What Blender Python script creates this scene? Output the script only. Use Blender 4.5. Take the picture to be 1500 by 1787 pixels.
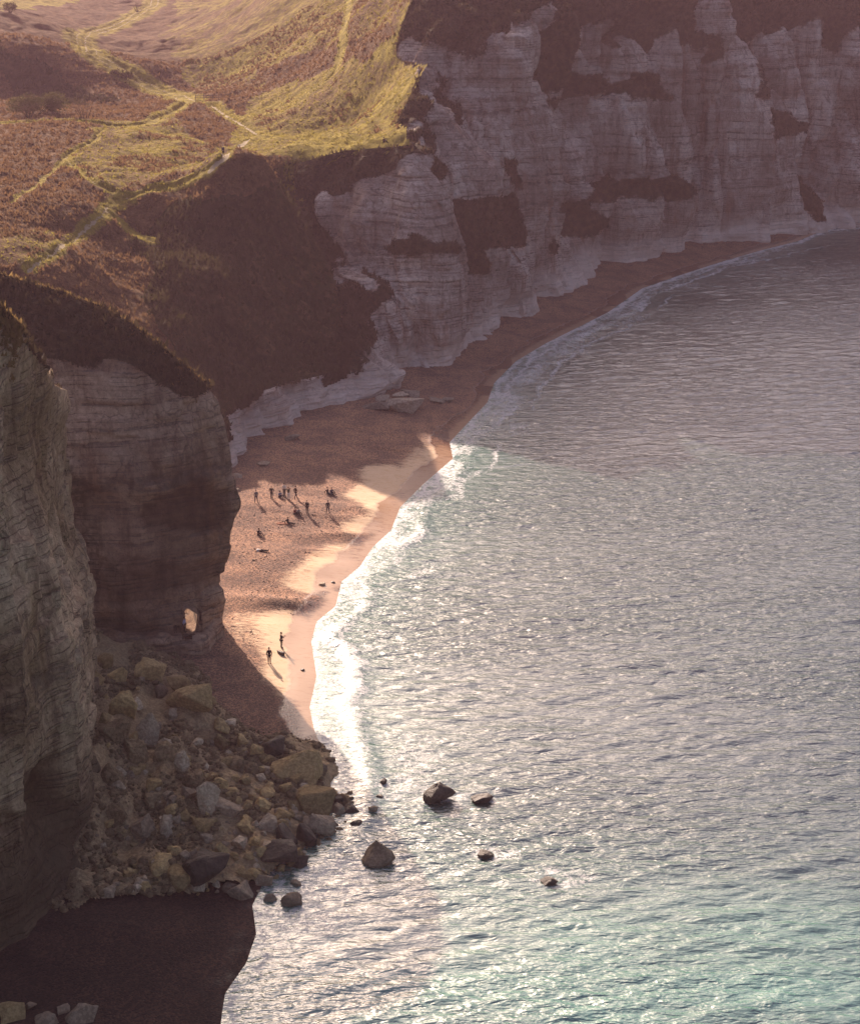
import bpy, bmesh, math, random
import numpy as np
from mathutils import Vector, Matrix, Euler
R = math.radians
for o in list(bpy.data.objects): bpy.data.objects.remove(o)
sc = bpy.context.scene
col = sc.collection

# ------------------------------------------------------------------ camera
CAMZ, FPX, CX, CY = 75.0, 3200.0, 750.0, 893.5      # metres above the sea, focal length in photo pixels
PITCH = math.atan((CY + 170.0) / FPX)               # the horizon lies 170 px above the picture
cam = bpy.data.cameras.new('camera'); camo = bpy.data.objects.new('camera', cam); col.objects.link(camo)
cam.sensor_fit = 'HORIZONTAL'; cam.sensor_width = 36.0; cam.lens = FPX / 1500.0 * 36.0
cam.clip_start = 1.0; cam.clip_end = 12000.0
camo.location = (0, 0, CAMZ); camo.rotation_euler = (math.pi / 2 - PITCH, 0, 0)
sc.camera = camo

# ------------------------------------------------------------------ sky, sun, exposure
SUN_EL, SUN_AZ = R(24.6), R(-22.5)                  # azimuth from +Y, negative = to the left
w = bpy.data.worlds.new('World'); sc.world = w; w.use_nodes = True
nt = w.node_tree; bg = nt.nodes['Background']
sky = nt.nodes.new('ShaderNodeTexSky'); sky.sky_type = 'NISHITA'; sky.sun_disc = False
sky.sun_elevation = SUN_EL; sky.sun_rotation = SUN_AZ; sky.air_density = 1.0; sky.dust_density = 6.0; sky.ozone_density = 1.0
nt.links.new(sky.outputs[0], bg.inputs[0]); bg.inputs[1].default_value = 0.078
sl = bpy.data.lights.new('sun', 'SUN'); sl.energy = 5.0; sl.angle = R(0.6); sl.color = (1.0, 0.86, 0.68)
so = bpy.data.objects.new('sun', sl); col.objects.link(so)
sdir = Vector((math.sin(SUN_AZ) * math.cos(SUN_EL), math.cos(SUN_AZ) * math.cos(SUN_EL), math.sin(SUN_EL)))
so.rotation_euler = sdir.to_track_quat('Z', 'Y').to_euler(); so.location = (-60, 300, 200)
sc.view_settings.view_transform = 'Standard'; sc.view_settings.look = 'None'
sc.view_settings.exposure = 1.18
sc.view_settings.use_white_balance = True; sc.view_settings.white_balance_temperature = 6700; sc.view_settings.white_balance_tint = 23; sc.view_settings.gamma = 1.0
sc.render.engine = 'CYCLES'
cy = sc.cycles
cy.use_denoising = True
cy.max_bounces = 5; cy.diffuse_bounces = 3; cy.glossy_bounces = 2; cy.transmission_bounces = 2; cy.volume_bounces = 0; cy.transparent_max_bounces = 4
cy.caustics_reflective = False; cy.caustics_refractive = False
cy.sample_clamp_indirect = 4.0; cy.sample_clamp_direct = 0.0
HAZE_DENSITY = 0.00011

# ------------------------------------------------------------------ picture <-> place
cp, sp = math.cos(PITCH), math.sin(PITCH)
def ray(u, v):
    dx, dy = (u - CX) / FPX, -(v - CY) / FPX
    return np.array([dx, cp + dy * sp, -sp + dy * cp])
def G(u, v, z=0.0):                                  # point of that pixel on the level z
    d = ray(u, v); t = (z - CAMZ) / d[2]
    return np.array([0, 0, CAMZ]) + d * t
def PY(u, v, Y):                                     # point of that pixel at distance Y
    d = ray(u, v); return np.array([0, 0, CAMZ]) + d * (Y / d[1])
def proj(P):
    P = np.asarray(P); x, y, z = P[..., 0], P[..., 1], P[..., 2] - CAMZ
    zc = y * cp - z * sp; yc = y * sp + z * cp
    zc = np.maximum(zc, 1.0)
    return CX + FPX * x / zc, CY - FPX * yc / zc

# ------------------------------------------------------------------ numpy helpers
rng = np.random.RandomState(7)
_perm = rng.permutation(4096); _val = rng.rand(4096)
def _h(i, j, k):
    return _val[_perm[(_perm[(_perm[i & 4095] + j) & 4095] + k) & 4095]]
def vnoise(x, y, z):
    x, y, z = np.broadcast_arrays(np.asarray(x, float), np.asarray(y, float), np.asarray(z, float))
    i, j, k = np.floor(x).astype(np.int64), np.floor(y).astype(np.int64), np.floor(z).astype(np.int64)
    fx, fy, fz = x - i, y - j, z - k
    fx, fy, fz = [f * f * f * (f * (f * 6 - 15) + 10) for f in (fx, fy, fz)]
    def L(a, b, t): return a + (b - a) * t
    r = L(L(L(_h(i, j, k), _h(i+1, j, k), fx), L(_h(i, j+1, k), _h(i+1, j+1, k), fx), fy),
          L(L(_h(i, j, k+1), _h(i+1, j, k+1), fx), L(_h(i, j+1, k+1), _h(i+1, j+1, k+1), fx), fy), fz)
    return r * 2 - 1
def fbm(x, y, z, oct=4, lac=2.03, gain=0.5):
    a, s, t = 1.0, 0.0, 0.0
    for o in range(oct):
        s = s + a * vnoise(x + 17.3 * o, y - 9.1 * o, z + 5.7 * o); t += a
        x, y, z = x * lac, y * lac, z * lac; a *= gain
    return s / t
def sstep(a, b, x):
    t = np.clip((x - a) / (b - a), 0, 1); return t * t * (3 - 2 * t)
def inpoly(px, py, poly):
    inside = np.zeros(np.shape(px), bool); n = len(poly)
    for i in range(n):
        x0, y0 = poly[i][0], poly[i][1]; x1, y1 = poly[(i + 1) % n][0], poly[(i + 1) % n][1]
        c = ((y0 > py) != (y1 > py))
        if y1 != y0:
            inside ^= c & (px < (x1 - x0) * (py - y0) / (y1 - y0) + x0)
    return inside
def polydist(px, py, pts):
    d = np.full(np.shape(px), 1e9); s_at = np.zeros(np.shape(px)); s0 = 0
    for (x0, y0), (x1, y1) in zip(pts[:-1], pts[1:]):
        dx, dy = x1 - x0, y1 - y0; L2 = dx * dx + dy * dy + 1e-12
        t = np.clip(((px - x0) * dx + (py - y0) * dy) / L2, 0, 1)
        e = np.hypot(px - x0 - t * dx, py - y0 - t * dy)
        m = e < d; d = np.where(m, e, d); s_at = np.where(m, s0 + t * math.sqrt(L2), s_at); s0 += math.sqrt(L2)
    return d, s_at
def mesh_np(name, verts, quads, mat=None, attrs=None, smooth=True):
    verts = np.asarray(verts, np.float32).reshape(-1, 3); quads = np.asarray(quads, np.int32)
    k = quads.shape[1]
    me = bpy.data.meshes.new(name)
    me.vertices.add(len(verts)); me.vertices.foreach_set('co', verts.ravel())
    me.loops.add(quads.size); me.loops.foreach_set('vertex_index', quads.ravel())
    me.polygons.add(len(quads)); me.polygons.foreach_set('loop_start', np.arange(0, quads.size, k, dtype=np.int32))
    me.polygons.foreach_set('loop_total', np.full(len(quads), k, np.int32))
    me.update(calc_edges=True)
    if smooth: me.polygons.foreach_set('use_smooth', np.ones(len(quads), bool))
    for an, av in (attrs or {}).items():
        a = me.attributes.new(an, 'FLOAT', 'POINT'); a.data.foreach_set('value', np.asarray(av, np.float32).ravel())
    if mat: me.materials.append(mat)
    me.validate()
    return me
def grid_quads(n, m, keep=None):
    i = np.arange(n * m).reshape(n, m)
    q = np.stack([i[:-1, :-1], i[:-1, 1:], i[1:, 1:], i[1:, :-1]], -1).reshape(-1, 4)
    return q if keep is None else q[keep.ravel()]
def compact(verts, quads, attrs):
    used = np.unique(quads); mp = np.full(len(verts), -1, np.int64); mp[used] = np.arange(len(used))
    return verts[used], mp[quads], {k: np.asarray(v).ravel()[used] for k, v in attrs.items()}
def link(name, me, parent=None, loc=None):
    o = bpy.data.objects.new(name, me); col.objects.link(o)
    if parent: o.parent = parent
    if loc is not None: o.location = loc
    return o
def tag(o, label, cat=None, group=None, kind=None):
    o['label'] = label
    if cat: o['category'] = cat
    if group: o['group'] = group
    if kind: o['kind'] = kind
    return o
def empty(name, loc=(0, 0, 0), rz=0.0):
    o = bpy.data.objects.new(name, None); col.objects.link(o); o.location = loc; o.rotation_euler = (0, 0, rz)
    o.empty_display_size = 0.2
    return o

# ------------------------------------------------------------------ materials
def newmat(name):
    m = bpy.data.materials.new(name); m.use_nodes = True
    t = m.node_tree; t.nodes.clear(); out = t.nodes.new('ShaderNodeOutputMaterial')
    return m, t, out
class N:                                             # small node-writing helper
    def __init__(s, t): s.t = t
    def new(s, typ, **kw):
        n = s.t.nodes.new(typ)
        for k, v in kw.items(): setattr(n, k, v)
        return n
    def put(s, sock, v):
        if hasattr(v, 'is_output') or isinstance(v, bpy.types.NodeSocket): s.t.links.new(v, sock)
        elif v is not None: sock.default_value = v
    def math(s, op, a, b=None, c=None, clamp=False):
        n = s.new('ShaderNodeMath', operation=op); n.use_clamp = clamp
        for i, v in enumerate((a, b, c)):
            if v is not None: s.put(n.inputs[i], v)
        return n.outputs[0]
    def attr(s, name): return s.new('ShaderNodeAttribute', attribute_name=name).outputs['Fac']
    def pos(s): return s.new('ShaderNodeNewGeometry').outputs['Position']
    def scale(s, vec, xyz):
        n = s.new('ShaderNodeVectorMath', operation='MULTIPLY'); s.put(n.inputs[0], vec); n.inputs[1].default_value = xyz; return n.outputs[0]
    def noise(s, vec, sc=1.0, det=4.0, rough=0.55, dist=0.0):
        n = s.new('ShaderNodeTexNoise'); s.put(n.inputs['Vector'], vec); s.put(n.inputs['Scale'], sc)
        n.inputs['Detail'].default_value = det; n.inputs['Roughness'].default_value = rough; n.inputs['Distortion'].default_value = dist
        return n.outputs[0]
    def voro(s, vec, sc=1.0, feat='F1', out='Distance', rnd=1.0):
        n = s.new('ShaderNodeTexVoronoi', feature=feat); s.put(n.inputs['Vector'], vec); s.put(n.inputs['Scale'], sc); n.inputs['Randomness'].default_value = rnd
        return n.outputs[out]
    def ramp(s, f, a, b, lo=0.0, hi=1.0):            # smoothstep a..b -> lo..hi
        n = s.new('ShaderNodeMapRange', interpolation_type='SMOOTHSTEP'); s.put(n.inputs[0], f)
        for i, v in zip((1, 2, 3, 4), (a, b, lo, hi)): n.inputs[i].default_value = v
        return n.outputs[0]
    def mix(s, f, a, b):
        n = s.new('ShaderNodeMix', data_type='RGBA'); s.put(n.inputs[0], f)
        for i, v in ((6, a), (7, b)):
            s.put(n.inputs[i], (*v, 1) if isinstance(v, tuple) and len(v) == 3 else v)
        return n.outputs[2]
    def mul(s, a, b):
        n = s.new('ShaderNodeMix', data_type='RGBA', blend_type='MULTIPLY'); n.inputs[0].default_value = 1.0
        for i, v in ((6, a), (7, b)): s.put(n.inputs[i], (*v, 1) if isinstance(v, tuple) and len(v) == 3 else v)
        return n.outputs[2]
    def bump(s, h, dist, strength=1.0, normal=None):
        n = s.new('ShaderNodeBump'); s.put(n.inputs['Height'], h); n.inputs['Distance'].default_value = dist; n.inputs['Strength'].default_value = strength
        if normal: s.put(n.inputs['Normal'], normal)
        return n.outputs[0]
    def pbsdf(s, colr, rough=0.9, normal=None, spec=0.2):
        n = s.new('ShaderNodeBsdfPrincipled'); s.put(n.inputs['Base Color'], (*colr, 1) if isinstance(colr, tuple) and len(colr) == 3 else colr)
        s.put(n.inputs['Roughness'], rough); n.inputs['Specular IOR Level'].default_value = spec
        if normal: s.put(n.inputs['Normal'], normal)
        return n
    def sep(s, vec):
        n = s.new('ShaderNodeSeparateXYZ'); s.put(n.inputs[0], vec); return n.outputs

def chalk_mat(name, bed=0.75, light=(0.50, 0.45, 0.38), dark=(0.33, 0.28, 0.22), ochre=(0.36, 0.23, 0.11), ochre_amt=0.35, band=1.0, foot=0.0, stain=0.5, wash=0.0):
    m, t, out = newmat(name); n = N(t); p = n.pos(); x, y, z = n.sep(p)
    big = n.noise(p, 0.06, 4, 0.6)
    colr = n.mix(n.ramp(big, 0.35, 0.65), dark, light)
    # beds: slightly warped levels
    warp = n.math('MULTIPLY', n.math('SUBTRACT', n.noise(p, 0.045, 2, 0.5), 0.5), 3.5)
    zz = n.math('ADD', z, warp)
    cmb = n.new('ShaderNodeCombineXYZ'); n.put(cmb.inputs[2], zz); zv = cmb.outputs[0]
    beds = n.noise(zv, 0.42, 3, 0.65)
    colr = n.mix(n.ramp(beds, 0.40, 0.62, 0.0, bed), colr, n.mul(colr, (0.60, 0.57, 0.56)))
    # flint courses: thin dark broken lines
    fl = n.noise(zv, 1.15, 1, 0.5)
    line = n.math('SUBTRACT', 1.0, n.ramp(n.math('ABSOLUTE', n.math('SUBTRACT', fl, 0.5)), 0.004, 0.035))
    brk = n.ramp(n.noise(n.scale(p, (0.5, 0.5, 1.6)), 1.0, 3, 0.6), 0.40, 0.58)
    line = n.math('MULTIPLY', line, brk)
    colr = n.mix(n.math('MULTIPLY', line, 0.70 * band), colr, (0.10, 0.085, 0.075))
    # runs of ochre clay and dark wash down the face
    runs = n.noise(n.scale(p, (0.32, 0.32, 0.035)), 1.0, 4, 0.6)
    colr = n.mix(n.ramp(runs, 0.52, 0.72, 0, ochre_amt), colr, ochre)
    runs2 = n.noise(n.scale(p, (0.75, 0.75, 0.06)), 1.0, 4, 0.65)
    colr = n.mix(n.ramp(runs2, 0.48, 0.66, 0, stain), colr, n.mul(colr, (0.42, 0.38, 0.36)))
    fine = n.noise(p, 1.9, 5, 0.7)
    colr = n.mix(n.ramp(fine, 0.42, 0.62, 0.55, 0.0), colr, n.mul(colr, (0.52, 0.49, 0.47)))
    spk = n.noise(p, 5.5, 2, 0.6)
    colr = n.mix(n.ramp(spk, 0.56, 0.70, 0.0, 0.6), colr, n.mul(colr, (0.35, 0.32, 0.30)))
    wp = n.new('ShaderNodeVectorMath', operation='ADD'); n.put(wp.inputs[0], n.scale(p, (0.75, 0.75, 0.42))); nzc = n.new('ShaderNodeTexNoise'); n.put(nzc.inputs['Vector'], p); nzc.inputs['Scale'].default_value = 0.6; n.put(wp.inputs[1], nzc.outputs['Color'])
    ck = n.math('MULTIPLY', n.ramp(n.voro(wp.outputs[0], 1.0, 'DISTANCE_TO_EDGE'), 0.005, 0.05, 1.0, 0.0), n.ramp(n.noise(p, 0.22, 3, 0.6), 0.45, 0.62))
    colr = n.mix(n.math('MULTIPLY', ck, 0.55), colr, (0.09, 0.07, 0.055))
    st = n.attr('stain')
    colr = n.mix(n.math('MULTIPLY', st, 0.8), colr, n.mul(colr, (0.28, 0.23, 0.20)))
    if wash:                                         # wave-washed pale foot
        colr = n.mix(n.ramp(n.math('ADD', z, n.math('MULTIPLY', n.math('SUBTRACT', big, 0.5), 9.0)), 7.5, 2.5, 0.0, wash), colr, tuple(c * 1.08 for c in light))
    if foot:                                         # weed and wet at the foot
        f = n.ramp(n.math('ADD', z, n.math('MULTIPLY', n.math('SUBTRACT', fine, 0.5), 5.0)), foot, foot * 0.35)
        colr = n.mix(n.math('MULTIPLY', f, 0.75), colr, (0.075, 0.06, 0.04))
    vg = n.math('ADD', n.attr('veg'), n.math('MULTIPLY', n.math('SUBTRACT', n.noise(p, 0.8, 5, 0.75), 0.5), 1.5))
    vf = n.ramp(vg, 0.36, 0.70)
    vcol = n.mix(n.ramp(n.noise(p, 0.9, 6, 0.8), 0.40, 0.66), (0.014, 0.013, 0.007), (0.085, 0.062, 0.034))
    colr = n.mix(vf, colr, vcol)
    hgt = n.math('ADD', n.math('MULTIPLY', fine, 0.5), n.math('SUBTRACT', n.math('MULTIPLY', beds, 0.8), n.math('MULTIPLY', line, 0.5)))
    hgt = n.math('ADD', hgt, n.math('MULTIPLY', n.noise(p, 4.5, 4, 0.7), 0.25)); hgt = n.math('SUBTRACT', hgt, n.math('MULTIPLY', ck, 0.35))
    b = n.pbsdf(colr, 0.95, n.bump(hgt, 0.55, 0.8), 0.1)
    t.links.new(b.outputs[0], out.inputs[0]); return m

M = {}
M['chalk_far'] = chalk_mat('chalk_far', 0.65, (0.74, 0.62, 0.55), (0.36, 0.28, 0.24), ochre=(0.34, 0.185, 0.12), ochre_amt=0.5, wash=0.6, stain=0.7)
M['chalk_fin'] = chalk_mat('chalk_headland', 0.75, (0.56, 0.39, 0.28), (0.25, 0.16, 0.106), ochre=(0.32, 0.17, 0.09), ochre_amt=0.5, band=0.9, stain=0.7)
M['chalk_near'] = chalk_mat('chalk_near', 0.3, (0.64, 0.47, 0.315), (0.34, 0.232, 0.13), ochre=(0.30, 0.20, 0.085), ochre_amt=0.5, band=0.75, foot=13.0, stain=0.7)
def land_mat():
    m, t, out = newmat('heath'); n = N(t); p = n.pos()
    g, pa = n.attr('green'), n.attr('chalk')
    big = n.noise(p, 0.035, 4, 0.6); mid = n.noise(p, 0.35, 5, 0.65); fine = n.noise(p, 2.6, 4, 0.7)
    brown = n.mix(n.ramp(mid, 0.35, 0.65), (0.100, 0.056, 0.030), (0.225, 0.132, 0.066))
    brown = n.mix(n.ramp(fine, 0.40, 0.62, 0.6, 0.0), brown, n.mul(brown, (0.45, 0.42, 0.42)))
    grass = n.mix(n.ramp(mid, 0.35, 0.65), (0.175, 0.140, 0.026), (0.40, 0.315, 0.060))
    grass = n.mix(n.ramp(fine, 0.40, 0.60, 0.5, 0.0), grass, n.mul(grass, (0.5, 0.5, 0.45)))
    gm = n.math('ADD', n.math('ADD', g, n.math('MULTIPLY', n.math('SUBTRACT', big, 0.42), 1.1)), n.math('MULTIPLY', n.math('SUBTRACT', n.noise(p, 0.8, 5, 0.7), 0.5), 1.1))
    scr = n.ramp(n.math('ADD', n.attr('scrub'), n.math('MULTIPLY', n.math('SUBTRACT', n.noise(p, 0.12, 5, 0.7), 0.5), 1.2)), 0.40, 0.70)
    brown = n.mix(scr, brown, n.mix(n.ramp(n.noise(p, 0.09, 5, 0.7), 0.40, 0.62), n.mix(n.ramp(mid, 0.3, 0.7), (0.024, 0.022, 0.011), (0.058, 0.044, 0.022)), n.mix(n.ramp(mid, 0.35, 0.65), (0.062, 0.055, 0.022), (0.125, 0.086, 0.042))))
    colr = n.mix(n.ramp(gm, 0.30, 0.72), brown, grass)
    ch = n.ramp(n.math('ADD', pa, n.math('MULTIPLY', n.math('SUBTRACT', n.noise(p, 1.3, 3, 0.7), 0.5), 0.7)), 0.42, 0.62)
    colr = n.mix(ch, colr, (0.46, 0.38, 0.26))
    h = n.math('ADD', n.math('MULTIPLY', mid, 0.6), n.math('ADD', n.math('MULTIPLY', fine, 0.35), n.math('MULTIPLY', n.noise(p, 6.0, 3, 0.7), 0.2)))
    nm = n.bump(h, 1.1, 0.9)
    b = n.pbsdf(colr, 0.95, nm, 0.05)
    tr = n.new('ShaderNodeBsdfTranslucent'); n.put(tr.inputs[0], colr); n.put(tr.inputs[1], nm)
    mx = n.new('ShaderNodeMixShader'); mx.inputs[0].default_value = 0.22
    t.links.new(b.outputs[0], mx.inputs[1]); t.links.new(tr.outputs[0], mx.inputs[2]); t.links.new(mx.outputs[0], out.inputs[0]); return m
M['land'] = land_mat()
def beach_mat():
    m, t, out = newmat('shingle_and_sand'); n = N(t); p = n.pos()
    sand, wet = n.attr('sand'), n.attr('wet')
    v1 = n.voro(p, 6.0, 'F1', 'Color'); vd = n.voro(p, 6.0); v2 = n.voro(p, 13.0, 'F1', 'Color'); mid = n.noise(p, 0.22, 4, 0.6); fine = n.noise(p, 5.0, 3, 0.7)
    bw = n.new('ShaderNodeRGBToBW'); n.put(bw.inputs[0], v1); peb = bw.outputs[0]
    bw2 = n.new('ShaderNodeRGBToBW'); n.put(bw2.inputs[0], v2); peb2 = bw2.outputs[0]
    sh = n.mix(n.ramp(mid, 0.38, 0.62), (0.172, 0.098, 0.066), (0.290, 0.163, 0.100))
    sh = n.mix(n.ramp(peb, 0.25, 0.8), n.mul(sh, (0.55, 0.55, 0.6)), n.mul(sh, (1.5, 1.42, 1.35)))
    sh = n.mix(n.ramp(peb2, 0.2, 0.5, 0.5, 0.0), sh, n.mul(sh, (0.5, 0.5, 0.52)))
    sd = n.mix(n.noise(p, 0.5, 4, 0.6), (0.56, 0.385, 0.235), (0.66, 0.48, 0.32))
    sd = n.mix(n.ramp(n.noise(n.scale(p, (1.0, 2.2, 1.0)), 0.9, 5, 0.75), 0.50, 0.66, 0, 0.45), sd, (0.44, 0.23, 0.095))
    f = n.math('ADD', sand, n.math('MULTIPLY', n.math('SUBTRACT', n.noise(n.scale(p, (0.7, 1.6, 1.0)), 1.2, 5, 0.75), 0.5), 1.5))
    f = n.ramp(f, 0.22, 0.85)
    colr = n.mix(f, sh, sd)
    colr = n.mix(n.attr('damp'), colr, n.mul(colr, (0.16, 0.155, 0.19)))  # shade painted dark into the shingle of the near cove
    wt = n.ramp(n.math('ADD', wet, n.math('MULTIPLY', n.math('SUBTRACT', n.noise(p, 0.45, 4, 0.65), 0.5), 0.8)), 0.30, 0.66)
    colr = n.mix(wt, colr, n.mul(colr, (0.60, 0.52, 0.50)))
    rough = n.mix(wt, (0.95, 0.95, 0.95), (0.22, 0.22, 0.22))
    hs = n.math('MULTIPLY', n.math('SUBTRACT', 1.0, f), n.math('ADD', n.math('MULTIPLY', vd, -0.9), n.math('MULTIPLY', peb2, 0.3)))
    hs = n.math('ADD', hs, n.math('MULTIPLY', n.noise(p, 0.9, 5, 0.65), 0.30))
    hs = n.math('MULTIPLY', hs, n.math('SUBTRACT', 1.0, n.math('MULTIPLY', wt, 0.85)))
    b = n.pbsdf(colr, rough, n.bump(hs, 0.15, 0.8), 0.3)
    t.links.new(b.outputs[0], out.inputs[0]); return m
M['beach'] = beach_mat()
def sea_mat():
    m, t, out = newmat('sea_water'); n = N(t); p = n.pos()
    den = n.attr('foam'); shal_flare = n.attr('shallow')
    pz = n.scale(p, (1, 1, 0))
    rip = n.math('ADD', n.math('MULTIPLY', n.noise(n.scale(pz, (0.50, 1.25, 1)), 1.0, 2.5, 0.55, 0.4), 1.0), n.math('MULTIPLY', n.noise(n.scale(pz, (1.0, 2.2, 1)), 1.5, 2, 0.5, 0.3), 0.26))
    patch = n.ramp(n.noise(n.scale(pz, (0.012, 0.034, 1)), 1.0, 4, 0.6), 0.36, 0.64, 0.55, 1.25)
    nm = n.bump(n.math('MULTIPLY', rip, patch), 0.33, 1.0)
    deep = n.mix(n.noise(pz, 0.03, 3, 0.5), (0.005, 0.024, 0.023), (0.009, 0.042, 0.037))
    colr = n.mix(shal_flare, deep, (0.05, 0.20, 0.155))
    # foam: laced cells where the density says so
    wv = n.new('ShaderNodeVectorMath', operation='ADD'); n.put(wv.inputs[0], pz)
    nz = n.new('ShaderNodeTexNoise'); n.put(nz.inputs['Vector'], pz); nz.inputs['Scale'].default_value = 0.7; nz.inputs['Detail'].default_value = 4
    sv = n.new('ShaderNodeVectorMath', operation='SCALE'); n.put(sv.inputs[0], nz.outputs['Color']); sv.inputs['Scale'].default_value = 1.6
    n.put(wv.inputs[1], sv.outputs[0])
    def ridge(sc_, k): return n.math('SUBTRACT', 1.0, n.math('MULTIPLY', n.math('ABSOLUTE', n.math('SUBTRACT', n.noise(wv.outputs[0], sc_, 3, 0.6, 0.6), 0.5)), k), clamp=True)
    lace = n.math('ADD', n.math('MULTIPLY', ridge(0.55, 9.0), 0.42), n.math('MULTIPLY', ridge(1.5, 8.0), 0.30))
    lace = n.math('ADD', lace, n.math('MULTIPLY', n.math('SUBTRACT', n.noise(pz, 2.3, 5, 0.75), 0.5), 1.3))
    ff = n.ramp(n.math('ADD', den, n.math('MULTIPLY', lace, n.ramp(den, 0.0, 0.35))), 0.60, 1.30)
    b = n.pbsdf(colr, 0.24, nm, 0.5); b.inputs['IOR'].default_value = 2.7
    fo = n.pbsdf((0.60, 0.59, 0.58), 0.55, n.bump(n.noise(pz, 3.0, 4, 0.7), 0.35, 0.8), 0.4)
    mx = n.new('ShaderNodeMixShader'); n.put(mx.inputs[0], ff)
    t.links.new(b.outputs[0], mx.inputs[1]); t.links.new(fo.outputs[0], mx.inputs[2]); t.links.new(mx.outputs[0], out.inputs[0]); return m
M['sea'] = sea_mat()
def rock_mat(name, a, b_, dark=0.0, bumpd=0.12, wet=0.0):
    m, t, out = newmat(name); n = N(t)
    oi = n.new('ShaderNodeObjectInfo'); p = n.pos()
    c = n.mix(n.noise(p, 0.9, 5, 0.65), a, b_)
    c = n.mix(n.ramp(n.noise(p, 3.5, 4, 0.7), 0.42, 0.60, 0.6, 0.0), c, n.mul(c, (0.45, 0.42, 0.40)))
    hv = n.new('ShaderNodeHueSaturation'); n.put(hv.inputs['Color'], c); n.put(hv.inputs['Value'], n.math('ADD', 0.7, n.math('MULTIPLY', oi.outputs['Random'], 0.6)))
    hv.inputs['Saturation'].default_value = 1.0
    rough = 0.92 - wet
    sh = n.pbsdf(hv.outputs[0], rough, n.bump(n.math('ADD', n.noise(p, 2.2, 5, 0.7), n.math('MULTIPLY', n.voro(p, 1.6), 0.4)), bumpd * 2.5, 0.9), 0.2 + wet * 0.5)
    t.links.new(sh.outputs[0], out.inputs[0]); return m
M['ochre_rock'] = rock_mat('ochre_chalk', (0.36, 0.245, 0.105), (0.53, 0.385, 0.195))
M['pale_rock'] = rock_mat('pale_chalk', (0.40, 0.31, 0.215), (0.56, 0.455, 0.33))
M['grey_rock'] = rock_mat('grey_chalk', (0.25, 0.19, 0.13), (0.40, 0.31, 0.22))
M['dark_rock'] = rock_mat('weedy_wet_rock', (0.030, 0.022, 0.016), (0.085, 0.065, 0.045), wet=0.35)
M['slab_rock'] = rock_mat('fallen_slab_chalk', (0.30, 0.24, 0.18), (0.42, 0.35, 0.28))
M['talus'] = rock_mat('chalk_rubble_soil', (0.27, 0.18, 0.088), (0.50, 0.38, 0.235), bumpd=0.3)
def simple(name, c, rough=0.85, var=0.25, trans=0.0):
    m, t, out = newmat(name); n = N(t); p = n.pos()
    cc = n.mix(n.noise(p, 9.0, 3, 0.6), tuple(x * (1 - var) for x in c), tuple(min(1, x * (1 + var)) for x in c))
    b = n.pbsdf(cc, rough, None, 0.2)
    if trans:
        tr = n.new('ShaderNodeBsdfTranslucent'); n.put(tr.inputs[0], cc); mx = n.new('ShaderNodeMixShader'); mx.inputs[0].default_value = trans
        t.links.new(b.outputs[0], mx.inputs[1]); t.links.new(tr.outputs[0], mx.inputs[2]); t.links.new(mx.outputs[0], out.inputs[0])
    else: t.links.new(b.outputs[0], out.inputs[0])
    return m

# ------------------------------------------------------------------ the shore
SHORE_PX = [(150, 2500), (300, 2100), (365, 1900), (385, 1787), (392, 1735), (430, 1680), (447, 1630), (440, 1580), (470, 1520), (550, 1450), (565, 1380), (568, 1320),
    (548, 1275), (540, 1235), (552, 1180), (543, 1120), (552, 1085), (585, 1058), (596, 1015), (628, 988), (650, 955), (682, 925), (698, 885),
    (738, 845), (790, 800), (784, 772), (812, 742), (850, 702), (862, 668), (900, 630), (950, 600), (1000, 575), (1060, 545), (1120, 503),
    (1180, 482), (1260, 456), (1330, 436), (1390, 421), (1428, 405), (1500, 396), (1700, 384), (1900, 372)]
SHORE = [tuple(G(u, v)[:2]) for u, v in SHORE_PX]
SHORE = [(-90.0, -120.0), (-40.0, 20.0)] + SHORE + [(420.0, 620.0), (3000.0, 1500.0)]
LANDSIDE = SHORE + [(3000.0, 3000.0), (-3000.0, 3000.0), (-3000.0, -120.0)]
def shore_sd(x, y):
    d, s = polydist(x, y, SHORE); return np.where(inpoly(x, y, LANDSIDE), d, -d), s
RIDGES = [((520, 1047), 7.5, 1.6, 0.55), ((620, 932), 8.0, 1.8, 0.55), ((665, 886), 7.0, 1.6, 0.35), ((585, 958), 6.0, 1.5, 0.30), ((470, 1052), 6.0, 2.0, 0.25), ((640, 900), 6.0, 1.3, 0.25)]
def beach_h(x, y, d=None, s=None):
    x = np.asarray(x, float); y = np.asarray(y, float)
    if d is None: d, s = shore_sd(x, y)
    z = np.where(d > 0, 3.2 * (1 - np.exp(-np.maximum(d, 0) / 24.0)), 0.13 * d)
    z = z + 0.16 * np.sin(s / 3.1 + 1.5 * fbm(x / 14, y / 14, 0.0, 2)) * sstep(1.0, 5.0, d) * sstep(26, 10, d)
    for (u, v), lx, ly, h in RIDGES:
        c = G(u, v, 0.8); e = ((x - c[0]) / lx) ** 2 + ((y - c[1] - 0.10 * (x - c[0]) - 1.1 * fbm(x / 3, y / 3, 3.0, 2)) / ly) ** 2
        z = z + h * np.exp(-e) * sstep(0.8, 5.0, d)
    return np.maximum(z, -6.0 - 0 * z)
def GB(u, v):                                        # point of that pixel on the beach
    z = 0.0
    for _ in range(10):
        P = G(u, v, z); z = 0.5 * z + 0.5 * float(beach_h(P[0], P[1]))
    return G(u, v, z)

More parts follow.
